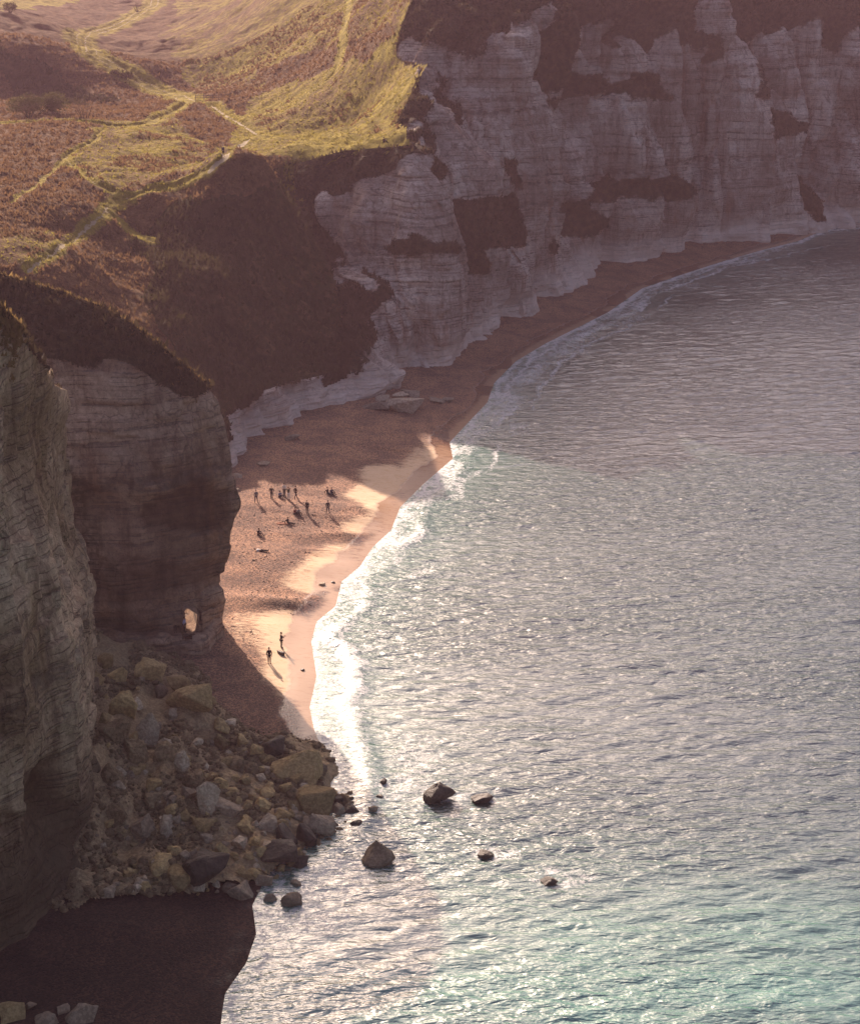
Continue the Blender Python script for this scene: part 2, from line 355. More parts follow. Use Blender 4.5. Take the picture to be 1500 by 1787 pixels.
def make_beach():
    xs = np.arange(-95, 95, 0.40); ys = np.arange(84, 470, 0.42)
    X, Y = np.meshgrid(xs, ys); d, s = shore_sd(X, Y)
    Z = beach_h(X, Y, d, s)
    Z = Z + 0.045 * fbm(X / 1.3, Y / 1.3, 1.0, 3) * sstep(1, 6, d)
    keep = (d > -9) & (d < 75)
    kq = keep[:-1, :-1] & keep[1:, 1:] & keep[1:, :-1] & keep[:-1, 1:]
    U, V = proj(np.stack([X, Y, Z], -1))
    sand = np.zeros_like(X)
    jit_u = 22 * fbm(X / 3.5, Y / 3.5, 8.0, 3); jit_v = 9 * fbm(X / 3.5, Y / 3.5, 12.0, 3)
    for poly, a in SAND:
        sand = np.maximum(sand, a * inpoly(U + jit_u, V + jit_v, poly))
    for _ in range(14):
        sand[1:-1, 1:-1] = (sand[1:-1, 1:-1] * 2 + sand[:-2, 1:-1] + sand[2:, 1:-1] + sand[1:-1, :-2] + sand[1:-1, 2:]) / 6
    sand = np.maximum(sand, 0.8 * sstep(2.5, 0.5, d) * sstep(148, 158, Y) * (fbm(X / 9, Y / 9, 4.0, 2) > -0.25))
    wet = sstep(4.2 + 2.6 * fbm(X / 6, Y / 6, 2.0, 3), 1.2, d) * (0.35 + 0.65 * sstep(146, 156, Y))
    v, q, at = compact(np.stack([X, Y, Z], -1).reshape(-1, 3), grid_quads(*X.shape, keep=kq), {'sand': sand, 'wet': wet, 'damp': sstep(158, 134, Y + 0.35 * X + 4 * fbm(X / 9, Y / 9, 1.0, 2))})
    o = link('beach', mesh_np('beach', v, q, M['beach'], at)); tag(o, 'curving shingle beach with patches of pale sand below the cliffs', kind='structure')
SAND = [([(610, 812), (680, 808), (750, 828), (745, 850), (705, 880), (690, 905), (640, 890), (600, 870), (625, 840)], 0.9),
        ([(600, 905), (660, 895), (700, 900), (672, 932), (630, 930), (590, 918)], 0.8),
        ([(560, 945), (640, 948), (660, 965), (600, 1030), (570, 1040), (500, 1030), (470, 1010), (530, 975)], 0.72),
        ([(520, 985), (600, 965), (610, 1000), (575, 1035), (530, 1035), (540, 1000)], 1.0),
        ([(470, 1068), (530, 1066), (560, 1085), (545, 1230), (525, 1250), (470, 1190), (445, 1150), (455, 1100)], 1.0),
        ([(390, 1075), (480, 1065), (470, 1130), (440, 1150), (400, 1110)], 0.50),
        ([(700, 790), (790, 770), (800, 800), (745, 840), (700, 825)], 0.75), ([(720, 860), (850, 690), (890, 640), (800, 740), (690, 780)], 0.35)]
make_beach()

# ------------------------------------------------------------------ the sea
SEA_ROCKS = [(769, 1397, 2.2), (840, 1398, 1.2), (845, 1496, 2.6), (960, 1541, 3.2), (656, 1503, 1.8), (612, 1422, 1.4), (669, 1366, 0.9), (509, 1578, 1.2), (651, 1418, 0.7)]
def make_sea():
    ys = [60.0]
    while ys[-1] < 520: ys.append(ys[-1] + (0.30 + 0.00075 * max(0, ys[-1] - 110)))
    ys = np.array([-3000, -1200, -500, -200, -80, -20, 20, 45] + ys + [560, 640, 800, 1100, 1500])
    xs = np.concatenate([[-3000, -900, -300, -120, -80, -55], np.arange(-45, 135, 0.45), [140, 150, 165, 190, 230, 300, 450, 800, 1500, 3000]])
    X, Y = np.meshgrid(xs, ys); d, s = shore_sd(X, Y)
    Z = np.zeros_like(X); r = np.random.RandomState(3)
    amp_near = sstep(0.5, -9, d) * sstep(-60, -40, X) * sstep(180, 120, X) * sstep(550, 480, Y)
    for i in range(54):
        lam = 0.8 * (5.0 / 0.8) ** r.rand(); k = 2 * math.pi / lam
        th = R(-80) + r.randn() * 0.38              # wind sea running in from the right
        a = 0.0072 * lam ** 0.5
        ph = k * (math.cos(th) * X + math.sin(th) * Y) + r.rand() * 6.28 + 0.9 * fbm(X / (lam * 6) + i, Y / (lam * 6), i * 1.7, 1)
        c = 0.5 + 0.5 * np.sin(ph)
        Z = Z + a * (c ** 1.25 * 2 - 1.05)
    env = 0.8 + 0.35 * fbm(X / 60, Y / 34, 5.0, 2)
    Z = Z * amp_near * env
    # the breaker and the wash along the beach
    jig = 2.0 * fbm(s / 6, d / 40, 3.3, 4)
    bx = d + 3.4 + jig; am = np.clip(0.60 + 0.9 * fbm(s / 18, 0.5, 9.0, 2), 0.1, 1) * sstep(125, 150, Y)
    Z = Z + 0.30 * np.exp(-(bx / 0.9) ** 2) * am * sstep(420, 330, Y)
    ed = d + 1.4 * fbm(s / 4.0, 1.1, 2.0, 4)
    lit = sstep(140, 160, Y) * sstep(455, 400, Y)
    foam = (0.80 + 0.25 * sstep(300, 340, Y)) * np.exp(-((ed + 0.5) / (0.6 + 0.3 * sstep(300, 340, Y))) ** 2) * (0.80 + 0.20 * lit)
    far_line = sstep(225, 260, Y) * sstep(450, 400, Y)
    for off_, a_, w_ in ((2.2, 0.95, 0.5), (4.6, 0.85, 0.45), (7.5, 0.70, 0.5)):
        foam = np.maximum(foam, a_ * np.exp(-((ed + off_ + 0.8 * jig) / w_) ** 2) * far_line * sstep(-0.35, 0.25, fbm(s / 14 + off_, 2.2, off_, 2)))
    foam = np.maximum(foam, (0.70 + 0.3 * fbm(X / 3, Y / 3, 4.0, 3)) * np.exp(-(bx / 1.5) ** 2) * am * lit)
    foam = np.maximum(foam, 0.62 * np.exp(-np.maximum(-d - 2, 0) / 3.0) * (0.75 + 0.6 * fbm(X / 5, Y / 5, 1.0, 3)) * (0.5 + 0.5 * lit) * (d < 2))
    wide = 2.0 + 0.035 * np.clip(Y - 220, 0, 160)
    foam = np.maximum(foam, 0.60 * np.exp(-np.maximum(-d - wide, 0) / (1.0 + wide * 0.5)) * (0.70 + 0.6 * fbm(s / 5, d / 2.5, 5.0, 3)) * sstep(235, 265, Y) * sstep(355, 305, Y) * (d < 2))
    foam = np.maximum(foam, 0.48 * np.exp(-np.maximum(-d - 6, 0) / 6.0) * sstep(0.0, 0.55, fbm(s / 9, d / 4, 7.0, 3)) * lit)
    foam = np.maximum(foam, 0.46 * np.exp(-np.maximum(-d - 6, 0) / 9.0) * sstep(0.0, 0.5, fbm(X / 9, Y / 7, 7.0, 3)) * sstep(110, 118, Y) * sstep(200, 150, Y))
    for u, v, rr in SEA_ROCKS:
        c = G(u, v); e = np.hypot((X - c[0] - rr * 0.3) / (rr * 1.35), (Y - c[1] - rr * 0.3) / (rr * 0.85))
        foam = np.maximum(foam, (0.46 + 0.5 * fbm(X / 1.0, Y / 1.0, 6.0, 3)) * np.exp(-np.maximum(e - 0.3, 0) ** 2 / 0.14))
    shallow = 0.75 * np.exp(np.minimum(d, 0) / 7.0) + 1.1 * np.exp(-((X - 14) / 30) ** 2 - ((Y - 114) / 17) ** 2) * (0.75 + 0.5 * fbm(X / 14, Y / 9, 2.5, 2))  # shallows along the shore, plus a painted turquoise patch of lens flare
    keep = d < 6
    kq = keep[:-1, :-1] | keep[1:, 1:] | keep[1:, :-1] | keep[:-1, 1:]
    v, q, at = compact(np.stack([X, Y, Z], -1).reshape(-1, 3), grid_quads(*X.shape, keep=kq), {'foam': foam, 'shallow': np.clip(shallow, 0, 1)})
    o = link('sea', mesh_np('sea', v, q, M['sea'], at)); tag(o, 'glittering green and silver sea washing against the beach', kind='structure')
make_sea()

# ------------------------------------------------------------------ cliffs: lofts of columns from foot to rim
def resample(P, n):
    P = np.asarray(P, float); L = np.concatenate([[0], np.cumsum(np.linalg.norm(np.diff(P, axis=0), axis=1))]); t = np.linspace(0, L[-1], n)
    return np.stack([np.interp(t, L, P[:, k]) for k in range(3)], -1)
VEG = [  # ledges and slopes grown over with scrub, outlined in the photograph
 [(782, 350), (860, 340), (900, 330), (912, 380), (910, 430), (850, 432), (800, 440), (785, 400)], [(768, 425), (790, 390), (845, 460), (840, 477), (785, 477)],
 [(680, 434), (740, 405), (765, 430), (762, 442), (700, 441)], [(480, 275), (720, 240), (715, 272), (690, 302), (640, 312), (600, 337), (560, 332), (545, 372), (515, 345)],
 [(690, 0), (745, 0), (775, 50), (800, 78), (785, 84), (740, 74), (715, 64), (690, 105), (660, 110)], [(750, -90), (905, -90), (905, 60), (870, 66), (850, 82), (830, 60), (808, 62), (775, 40)],
 [(890, -120), (905, 10), (925, 50), (950, 55), (1035, 55), (1050, 75), (1060, 85), (1068, 60), (1090, 60), (1100, 40), (1130, 50), (1150, 60), (1180, 60), (1190, 80), (1203, 86), (1220, 70), (1228, 4), (1250, 2), (1265, 40), (1285, 60), (1300, 140), (1320, 60), (1330, 45), (1400, 45), (1430, 60), (1450, 100), (1460, 95), (1475, 50), (1500, 45), (1900, 40), (1900, -120)],
 [(940, 108), (985, 125), (1010, 140), (1060, 150), (1100, 122), (1130, 135), (1160, 178), (1080, 168), (980, 170), (943, 190)],
 [(995, 320), (1060, 310), (1140, 315), (1150, 280), (1180, 320), (1188, 345), (1130, 352), (1000, 352)], [(940, 330), (1000, 355), (1050, 385), (1030, 410), (1000, 415), (985, 380), (950, 372)],
 [(1225, 60), (1245, 55), (1255, 95), (1245, 112), (1228, 100)], [(1283, 30), (1310, 90), (1300, 170), (1290, 182), (1285, 110)], [(1297, 200), (1330, 190), (1390, 215), (1395, 237), (1320, 245), (1295, 228)],
 [(1388, 300), (1410, 310), (1435, 360), (1430, 390), (1400, 380), (1386, 340)], [(936, 412), (960, 428), (957, 448), (938, 442)], [(490, 440), (505, 330), (550, 330), (560, 400), (585, 440), (575, 470), (560, 480), (605, 520), (585, 530), (540, 520), (520, 490), (500, 475)],
 [(588, 538), (627, 590), (632, 615), (605, 612), (588, 580)], [(380, 760), (385, 735), (440, 692), (480, 672), (560, 655), (590, 640), (600, 600), (560, 590), (520, 545), (480, 520), (380, 600)],
 [(1100, 60), (1120, 75), (1115, 105), (1100, 90)], [(1140, 60), (1200, 75), (1200, 92), (1180, 90), (1150, 80)], [(860, 270), (905, 290), (915, 330), (880, 318)], [(945, 0), (960, 100), (935, 150), (925, 60)],
]
SCRUBPTS = []; RIMS = {}
def loft(name, cols, mat, vegs=(), amp=1.0, step=0.42, cut=None, dark_px=(), veg_top=None, ridge=None, nvert=None, skirt=0, back_from=None, label=''):
    """cols: list of point lists (foot -> rim); returns control rim points"""
    cols = [np.asarray(c, float) for c in cols]
    hmax = max(np.sum(np.linalg.norm(np.diff(c, axis=0), axis=1)) for c in cols)
    nv = nvert or int(hmax / step) + 2
    C = np.stack([resample(c, nv) for c in cols])        # (ncol, nv, 3)
    mid = C[:, :nv // 2 + 1].mean(1); seg = np.maximum(np.linalg.norm(np.diff(mid, axis=0), axis=1), np.linalg.norm(np.diff(C[:, -1], axis=0), axis=1) * 0.7)
    s = np.concatenate([[0], np.cumsum(seg)]); ns = int(s[-1] / step) + 2
    t = np.linspace(0, s[-1], ns)
    idx = np.clip(np.searchsorted(s, t, 'right') - 1, 0, len(s) - 2); fr = (t - s[idx]) / (s[idx + 1] - s[idx])
    fr = fr * 0.6 + 0.4 * (fr * fr * (3 - 2 * fr))
    S = C[idx] * (1 - fr)[:, None, None] + C[idx + 1] * fr[:, None, None]
    ds = np.gradient(S, axis=0); dv = np.gradient(S, axis=1); nrm = np.cross(ds, dv); nrm /= np.linalg.norm(nrm, axis=-1, keepdims=True) + 1e-9
    hn = nrm.copy(); hn[..., 2] *= 0.35; hn /= np.linalg.norm(hn, axis=-1, keepdims=True) + 1e-9
    for _ in range(5): hn[1:-1] = (hn[:-2] + hn[1:-1] + hn[2:]) / 3
    x, y, z = S[..., 0], S[..., 1], S[..., 2]
    bay = name in ('far_cliff', 'cove_cliff'); far_ = sstep(0.0, 35.0, x)
    if bay: amp = 0.75 + 0.2 * far_
    wz = z + 2.2 * fbm(x / 26, y / 26, z / 26, 2)
    rib = fbm(x / 4.2, y / 4.2, z / 34, 4)
    rib2 = 1 - np.abs(fbm(x / 9.5 + 31, y / 9.5, z / 60, 3)) * 2.2
    led = vnoise(wz * 0.62, 0.3 + 0 * z, 0.2 + x / 60) + 0.6 * vnoise(wz * 1.7, 5.3 + 0 * z, x / 40)
    ra = 1.3 + 0.6 * far_ if bay else 1.0
    d = amp * (0.9 * ra * rib + 0.7 * ra * rib2 + 0.26 * led + 0.5 * fbm(x / 2.0, y / 2.0, z / 2.6, 4) + 0.9 * fbm(x / 16, y / 16, z / 14, 2))
    tt = np.linspace(0, 1, nv)[None, :]
    bs = (t[:, None] + 0 * z) / (2.4 if not bay else 3.4) + 0.7 * vnoise(x / 5, y / 5, z / 4); bz = wz / (1.5 if not bay else 2.2)
    blk = _h(np.floor(bs + 0.37 * np.floor(bz)).astype(np.int64), np.floor(bz).astype(np.int64), 11) - 0.5
    d = d + (0.62 if not bay else 1.0) * blk * (fbm(x / 11, y / 11, z / 11 + 4, 2) > -0.25)
    if bay:                                          # rounded buttresses parted by sharp gullies
        k_ = (0.60 + 0.45 * far_) * (0.35 + 0.65 * sstep(0.0, 0.16, tt)) * sstep(4.0, 12.0, np.linalg.norm(S[:, -1] - S[:, 0], axis=-1))[:, None]
        bl = np.sqrt(np.abs(fbm(x / 10.5 + 3, y / 10.5, z / 80, 2)) + 0.01); b2 = np.sqrt(np.abs(fbm(x / 3.6 + 8, y / 3.6, z / 30, 2)) + 0.02)
        d = d + k_ * (14.0 * (bl - 0.38) + 3.2 * (b2 - 0.42) + 4.5 * far_ * fbm(x / 24, y / 24, z / 90, 1))
    d = d * (1 - 0.75 * sstep(0.93, 1.0, tt)) + amp * 0.5 * sstep(0.06, 0.0, tt)
    U, V = proj(S)
    ju, jv = 16 * fbm(x / 4.5, y / 4.5, z / 4.5, 4, gain=.65), 15 * fbm(x / 3.8 + 9, y / 3.8, z / 3.8, 4, gain=.65)
    led_w = 0 if name != 'near_cliff' else 0.6
    veg = np.zeros(x.shape); stain = np.zeros(x.shape)
    for p in vegs: veg = np.maximum(veg, inpoly(U + ju, V + jv, p))
    for p, a in dark_px: stain = np.maximum(stain, a * inpoly(U + 1.5 * ju, V + 1.5 * jv, p))
    veg = np.maximum(veg, sstep(0.60, 0.80, nrm[..., 2]) * (z > 4.5) * (0.6 + 0.5 * fbm(x / 5, y / 5, z / 5, 3) > 0.45))
    if back_from is not None: pass
    for a_, nb in ((veg, 5), (stain, 3)):
        for _ in range(nb): a_[1:-1, 1:-1] = (2 * a_[1:-1, 1:-1] + a_[:-2, 1:-1] + a_[2:, 1:-1] + a_[1:-1, :-2] + a_[1:-1, 2:]) / 6
    d = d + veg * (0.25 + 0.55 * fbm(x / 0.9, y / 0.9, z / 0.9, 3)) - 1.2 * amp * stain
    if ridge is not None: d = d + (ridge(x, y, z, U, V) - 1.05) * (1 - sstep(0.86, 0.99, tt))
    P = S + hn * d[..., None]
    RIMS[name] = P[:, -1].copy()
    if skirt:
        back = P[:, -1:].copy(); dirn = -hn[:, -1:].copy(); dirn[..., 2] = 0; dirn /= np.linalg.norm(dirn, axis=-1, keepdims=True) + 1e-9
        rows = [P, back + dirn * skirt * 0.4 - np.array([0, 0, .10]), back + dirn * skirt - np.array([0, 0, .9])]
        P = np.concatenate(rows, 1)
        veg = np.concatenate([veg, np.ones((ns, 2))], 1); stain = np.concatenate([stain, np.zeros((ns, 2))], 1)
    verts = P.reshape(-1, 3); q = grid_quads(P.shape[0], P.shape[1])
    if cut is not None:
        cen = verts[q].mean(1); q = q[~cut(cen)]
    v, q, at = compact(verts, q, {'veg': veg, 'stain': stain})
    sel = np.where(at['veg'] > 0.45)[0]; SCRUBPTS.append(v[np.random.RandomState(len(v)).choice(sel, min(len(sel), int(len(sel) * 0.45)), False)])
    o = link(name, mesh_np(name, v, q, mat, at)); tag(o, label, kind='structure')
    return o
def colm(base, *pts, zb=None):
    """base pixel on the beach (or level zb), then (u, v, metres behind the foot)"""
    b = GB(*base) if zb is None else G(base[0], base[1], zb)
    out = [b - np.array([0, 0, 1.2]), b] + [PY(u, v, b[1] + dy) for u, v, dy in pts]
    return np.array(out)

bankcols = [colm((395, 812), (389, 775, 1.5), (385, 735, 5)), colm((440, 772), (433, 728, 1.5), (430, 690, 5)), colm((490, 741), (492, 705, 1.5), (500, 668, 5)),
    colm((560, 713), (560, 685, 1.5), (560, 655, 5)), colm((615, 700), (603, 675, 1.5), (595, 648, 5)), colm((645, 684), (618, 625, 3), (598, 590, 8)),
    colm((664, 668), (630, 590, 4), (592, 520, 11)), colm((668, 655), (628, 560, 4), (548, 420, 17)), colm((685, 644), (650, 540, 5), (590, 430, 13), (524, 350, 23)),
    colm((715, 641), (690, 540, 4), (630, 400, 12), (512, 287, 26)), colm((740, 640), (720, 540, 4), (670, 380, 10), (600, 263, 22)),
    colm((764, 638), (760, 540, 2), (757, 440, 4), (738, 340, 8), (708, 254, 14))]
vis = [[(-78, 198, 2.6), (-79, 199, 6), (-82, 201, 9)], [(-62, 214, 2.6), (-63, 215, 6), (-66, 218, 9)], [(-46, 231, 2.6), (-46.5, 232, 5.5), (-48, 236, 8)]]
cove = [np.array([np.array(p[0]) - np.array([0, 0, 1.2])] + [np.array(q) for q in p]) for p in vis] + bankcols + [
    colm((769, 628), (768, 450, 3), (747, 330, 7), (690, 218, 22)), colm((800, 604), (785, 430, 4), (768, 300, 8), (733, 128, 26)), colm((850, 582), (845, 480, 3), (822, 300, 8), (765, 190, 12), (738, 116, 18)),
    colm((846, 550), (838, 400, 6), (800, 200, 12), (692, 103, 26)), colm((885, 546), (872, 400, 5), (850, 200, 10), (780, 80, 18), (702, 42, 26)),
    colm((932, 541), (917, 400, 4), (908, 200, 8), (912, 60, 14), (885, 0, 24), (760, -70, 46)),
    colm((919, 518), (930, 380, 5), (935, 200, 9), (930, 70, 14), (905, 0, 24), (870, -80, 52)), colm((985, 514), (962, 380, 5), (942, 220, 10), (945, 100, 14), (940, 40, 18), (925, -90, 60)),
    colm((1017, 491), (992, 400, 4), (955, 330, 10), (950, 180, 16), (955, 70, 20), (950, -90, 62)), colm((1013, 468), (1005, 355, 3), (1004, 320, 9), (1000, 175, 12), (1000, 140, 18), (1000, 60, 20), (1000, -100, 62)),
    colm((1100, 449), (1100, 352, 3), (1100, 318, 8), (1100, 172, 11), (1100, 140, 16), (1095, 75, 18), (1095, -100, 62)), colm((1187, 431), (1186, 350, 3), (1180, 300, 7), (1176, 180, 11), (1175, 90, 15), (1175, -100, 62)),
    colm((1193, 424), (1196, 300, 6), (1203, 180, 11), (1212, 80, 15), (1205, -100, 65)), colm((1268, 423), (1255, 270, 3), (1245, 120, 6), (1236, 5, 10), (1236, -100, 50)), colm((1288, 419), (1284, 270, 2), (1276, 120, 5), (1256, 8, 11), (1258, -100, 50)),
    colm((1300, 416), (1296, 270, 8), (1292, 120, 13), (1285, 40, 20), (1290, -100, 58)), colm((1330, 411), (1325, 280, 7), (1322, 150, 12), (1318, 50, 20), (1318, -100, 60)), colm((1392, 404), (1388, 290, 3), (1365, 170, 8), (1335, 60, 15), (1335, -100, 60)),
    colm((1425, 401), (1402, 290, 9), (1392, 180, 14), (1392, 50, 18), (1392, -100, 62)), colm((1500, 394), (1500, 290, 5), (1500, 180, 9), (1490, 60, 14), (1490, -100, 60), zb=0), colm((1600, 389), (1598, 290, 7), (1596, 180, 13), (1590, 60, 18), (1590, -100, 62), zb=0),
    colm((1700, 383), (1700, 290, 5), (1700, 180, 9), (1690, 60, 14), (1690, -100, 60), zb=0), colm((1900, 372), (1900, 290, 5), (1900, 180, 9), (1890, 60, 14), (1890, -100, 60), zb=0)]
def split_cols(a, b): return cove[a:b]
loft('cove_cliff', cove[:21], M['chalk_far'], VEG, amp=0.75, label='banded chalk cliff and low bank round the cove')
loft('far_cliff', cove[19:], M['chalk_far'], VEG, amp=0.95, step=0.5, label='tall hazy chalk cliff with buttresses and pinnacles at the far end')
RIM = [tuple(c[-1]) for c in cove]

# headland fin with the hole
fb = [(-420, 1150), (-150, 1148), (0, 1143), (100, 1140), (160, 1138), (250, 1140), (352, 1137)]
ft = [(-420, 640), (-150, 640), (0, 640), (80, 627), (130, 636), (240, 642), (330, 688)]
fr_ = [(-420, 380), (-150, 432), (0, 478), (100, 508), (180, 536), (250, 580), (325, 642)]
fcols = []; frims = []
for (bu, bv), (tu, tv), (ru, rv), ds_ in zip(fb, ft, fr_, (16, 15, 14, 13, 12, 9, 6)):
    c = colm((bu, bv), (bu, 1118, 0.2), (bu, 1104, 2.4), (bu * .8 + tu * .2, 1000, 2.6), (bu * .6 + tu * .4, 925, 3.2), (bu * .55 + tu * .45, 880, 3.4), (bu * .5 + tu * .5, 840, 2.2), (tu, tv, 4.0), (ru, rv, ds_))
    fcols.append(c); frims.append(c[-1])
e = colm((380, 1110), (386, 1010, 0.5), (400, 930, 1.0), (412, 882, 1.5), (404, 850, 2.0), (396, 790, 2.5), (386, 740, 3), (374, 698, 3.5), (358, 673, 4)); fcols.append(e)
bk = []
for (rx, ry, rz), th in zip(frims[::-1], (7, 9.5, 11, 12, 13, 14, 15)):
    bz = float(beach_h(rx, ry + th))
    b = np.array([rx, ry + th * 0.75, bz])
    bk.append(np.array([b - [0, 0, 1.2], b, b + [0, -0.1 * th, (rz - bz) * 0.5], b + [0, -0.45 * th, (rz - bz) * 0.86], [rx, ry + 0.4, rz - 0.15]]))
e2 = e.copy(); e2[:, 1] += np.linspace(9, 1.2, len(e)); e2[:, 0] -= np.linspace(2.6, 0.5, len(e)); e2[-1] = e[-1] + np.array([-0.3, 0.4, -0.1])
hb = [(324, 1060), (329, 1054), (338, 1056), (348, 1063), (353, 1074), (350, 1085), (345, 1095), (336, 1098), (324, 1100), (322, 1080)]
FINY = fcols[6][3][1]                                # distance of the face beside the hole
HOLE = [PY(u, v, FINY) for u, v in hb]
hx, hz = [p[0] for p in HOLE], [p[2] for p in HOLE]; hc = np.array([np.mean(hx), np.mean(hz)])
def backscale(p, k): return (hc[0] - 4.2 + (p[0] - hc[0]) * 3.0, 1.3 + (p[2] - min(hz)) * 2.7)
BACKHOLE = [backscale(p, 1) for p in HOLE]
def cut(c):
    front = inpoly(c[:, 0], c[:, 2], [(a, b) for a, b in zip(hx, hz)]) & (c[:, 1] < FINY + 3) & (c[:, 1] > FINY - 3)
    back = inpoly(c[:, 0], c[:, 2], BACKHOLE) & (c[:, 1] >= FINY + 3)
    return front | back
FINVEG = [[(-500, 300), (0, 455), (100, 490), (200, 530), (360, 655), (364, 680), (352, 690), (330, 690), (300, 685), (275, 664), (235, 642), (210, 622), (140, 632), (100, 617), (75, 624), (0, 560), (-500, 560)]]
FIN_DARK = [([(240, 905), (262, 872), (300, 850), (345, 840), (395, 858), (396, 900), (380, 925), (300, 922), (250, 927)], 1.0),  # a dark, hollowed patch first, then brown stain over the lower face
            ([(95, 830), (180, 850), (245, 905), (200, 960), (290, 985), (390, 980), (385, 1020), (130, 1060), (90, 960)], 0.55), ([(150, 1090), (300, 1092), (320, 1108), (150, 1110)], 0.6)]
loft('headland', fcols + [e2] + bk, M['chalk_fin'], FINVEG, amp=0.42, step=0.30, cut=cut, dark_px=FIN_DARK, skirt=0, label='dark chalk headland pierced by a small hole at its foot')
# walls of the passage through the headland
tv = []
for k in range(9):
    f = k / 8
    for (x0, z0), (x1, z1) in zip(zip(hx, hz), BACKHOLE):
        ang = 0.25 * fbm(np.array([x0 * 3]), np.array([f * 6.0]), np.array([z0 * 3]), 2)[0]
        tv.append((x0 + (x1 - x0) * f + ang - 0.03, FINY - 1.4 + f * 13.0, z0 + (z1 - z0) * f ** 1.2 + ang))
nh = len(HOLE); tq = [(k * nh + i, k * nh + (i + 1) % nh, (k + 1) * nh + (i + 1) % nh, (k + 1) * nh + i) for k in range(8) for i in range(nh)]
o = link('rock_passage', mesh_np('rock_passage', np.array(tv), tq, M['chalk_fin'], {'veg': np.zeros(len(tv)), 'stain': np.zeros(len(tv))}, smooth=False)); tag(o, 'sunlit walls of the hole through the headland', kind='structure')

# the near cliff at the left edge
def plan(x, y, z1, z2, rx, ry, rz):
    return np.array([[x, y, -1], [x, y, z1], [x * .5 + rx * .5, y * .5 + ry * .5, z2], [rx, ry, rz]])
ncols = [colm((-420, 1900), (-420, 1200, 2), (-420, 800, 5), (-420, 420, 10)), colm((-160, 1790), (-160, 1200, 2), (-160, 800, 5), (-160, 470, 10)),
    colm((0, 1682), (4, 1560, 0.5), (2, 1300, 2), (0, 900, 5), (0, 640, 8), (0, 532, 11)), colm((60, 1642), (72, 1500, 0.5), (66, 1250, 1), (40, 900, 4), (22, 700, 7), (22, 562, 10)),
    colm((118, 1582), (120, 1480, 1.2), (112, 1300, 1.2), (75, 1000, 4), (52, 800, 8), (48, 595, 12)), colm((150, 1556), (158, 1440, 1.5), (150, 1240, 1.5), (118, 1010, 5), (75, 800, 9), (66, 618, 13)),
    colm((178, 1530), (166, 1440, 0), (163, 1300, 0.5), (158, 1180, 2), (148, 1105, 4), (118, 1010, 7), (100, 920, 9), (94, 800, 11), (90, 710, 12), (86, 655, 14))]
last = ncols[-1]
ncols += [last + np.array([-0.4, 5, 0]) * np.linspace(1, .5, len(last))[:, None], last + np.array([-2.0, 14, 0]) * np.linspace(1, .35, len(last))[:, None] + np.array([0, 0, 1.]) * np.linspace(1, -2, len(last))[:, None],
    last + np.array([-4.0, 30, 0]) * np.linspace(1, .6, len(last))[:, None] + np.array([0, 0, 1.]) * np.linspace(1, -6, len(last))[:, None]]
def nridge(x, y, z, U, V):                           # deep vertical grooves and the notch at the foot
    g = -1.6 * np.exp(-((U - (38 + 0.055 * (V - 600)) + 6 * fbm(z / 5, 1.0, 2.0, 2)) / 9) ** 2) * sstep(1150, 950, V)
    g += -1.7 * np.exp(-((U - 118) / 18) ** 2 - ((V - 1395) / 48) ** 2) - 1.0 * np.exp(-((V - 1470) / 60) ** 2) * sstep(60, 120, U)
    g += -1.1 * np.exp(-((U - (70 + 0.10 * (V - 800))) / 8) ** 2) * sstep(700, 800, V) * sstep(1100, 1000, V)
    return g
NEARVEG = [[(0, 500), (90, 630), (84, 662), (60, 622), (40, 596), (20, 565), (0, 545), (-500, 400)]]
NEAR_STAIN_SHADE = [([(0, 1130), (60, 1140), (75, 1230), (60, 1290), (0, 1300)], 0.45), ([(0, 1430), (170, 1400), (180, 1530), (110, 1590), (0, 1690)], 0.75), ([(85, 1345), (140, 1335), (150, 1440), (90, 1450)], 0.9)]  # wet foot in the middle; the last outline paints the notch's shade
loft('near_cliff', ncols, M['chalk_near'], NEARVEG, amp=0.55, step=0.27, ridge=nridge, dark_px=NEAR_STAIN_SHADE, skirt=2, label='pale creamy chalk cliff rising at the left edge')

# ------------------------------------------------------------------ the land above
ctrl = [(60, 470, 256), (0, 440, 258), (0, 400, 270), (60, 350, 290), (60, 280, 325), (60, 215, 366), (0, 215, 366), (60, 178, 402), (0, 165, 448), (60, 165, 448), (0, 78, 462), (60, 90, 460), (110, 120, 455), (150, 140, 452), (60, 30, 540), (0, 10, 600), (0, 0, 660), (120, 0, 690),
    (150, 68, 580), (200, 165, 445), (200, 118, 520), (215, 30, 640), (120, 440, 267), (150, 490, 262), (225, 490, 273), (240, 400, 293), (235, 440, 285), (300, 345, 301), (380, 312, 298), (470, 292, 303), (300, 450, 280), (300, 520, 270), (350, 600, 262), (400, 680, 257), (400, 400, 293), (400, 500, 275), (400, 600, 267), (440, 640, 268), (480, 400, 299), (480, 500, 289), (480, 600, 277), (530, 560, 287),
    (200, 345, 300), (180, 375, 290), (110, 425, 270), (390, 265, 338), (300, 265, 335), (300, 215, 376), (330, 175, 424), (300, 100, 535), (300, 50, 615), (300, 0, 715), (250, 300, 317), (130, 300, 312),
    (450, 240, 348), (400, 200, 400), (400, 130, 460), (400, 60, 530), (400, 0, 610), (550, 245, 338), (550, 150, 396), (550, 100, 426), (550, 50, 450), (550, 0, 476), (550, -100, 530), (640, 180, 366), (640, 60, 400), (640, 0, 420), (620, 252, 326)]
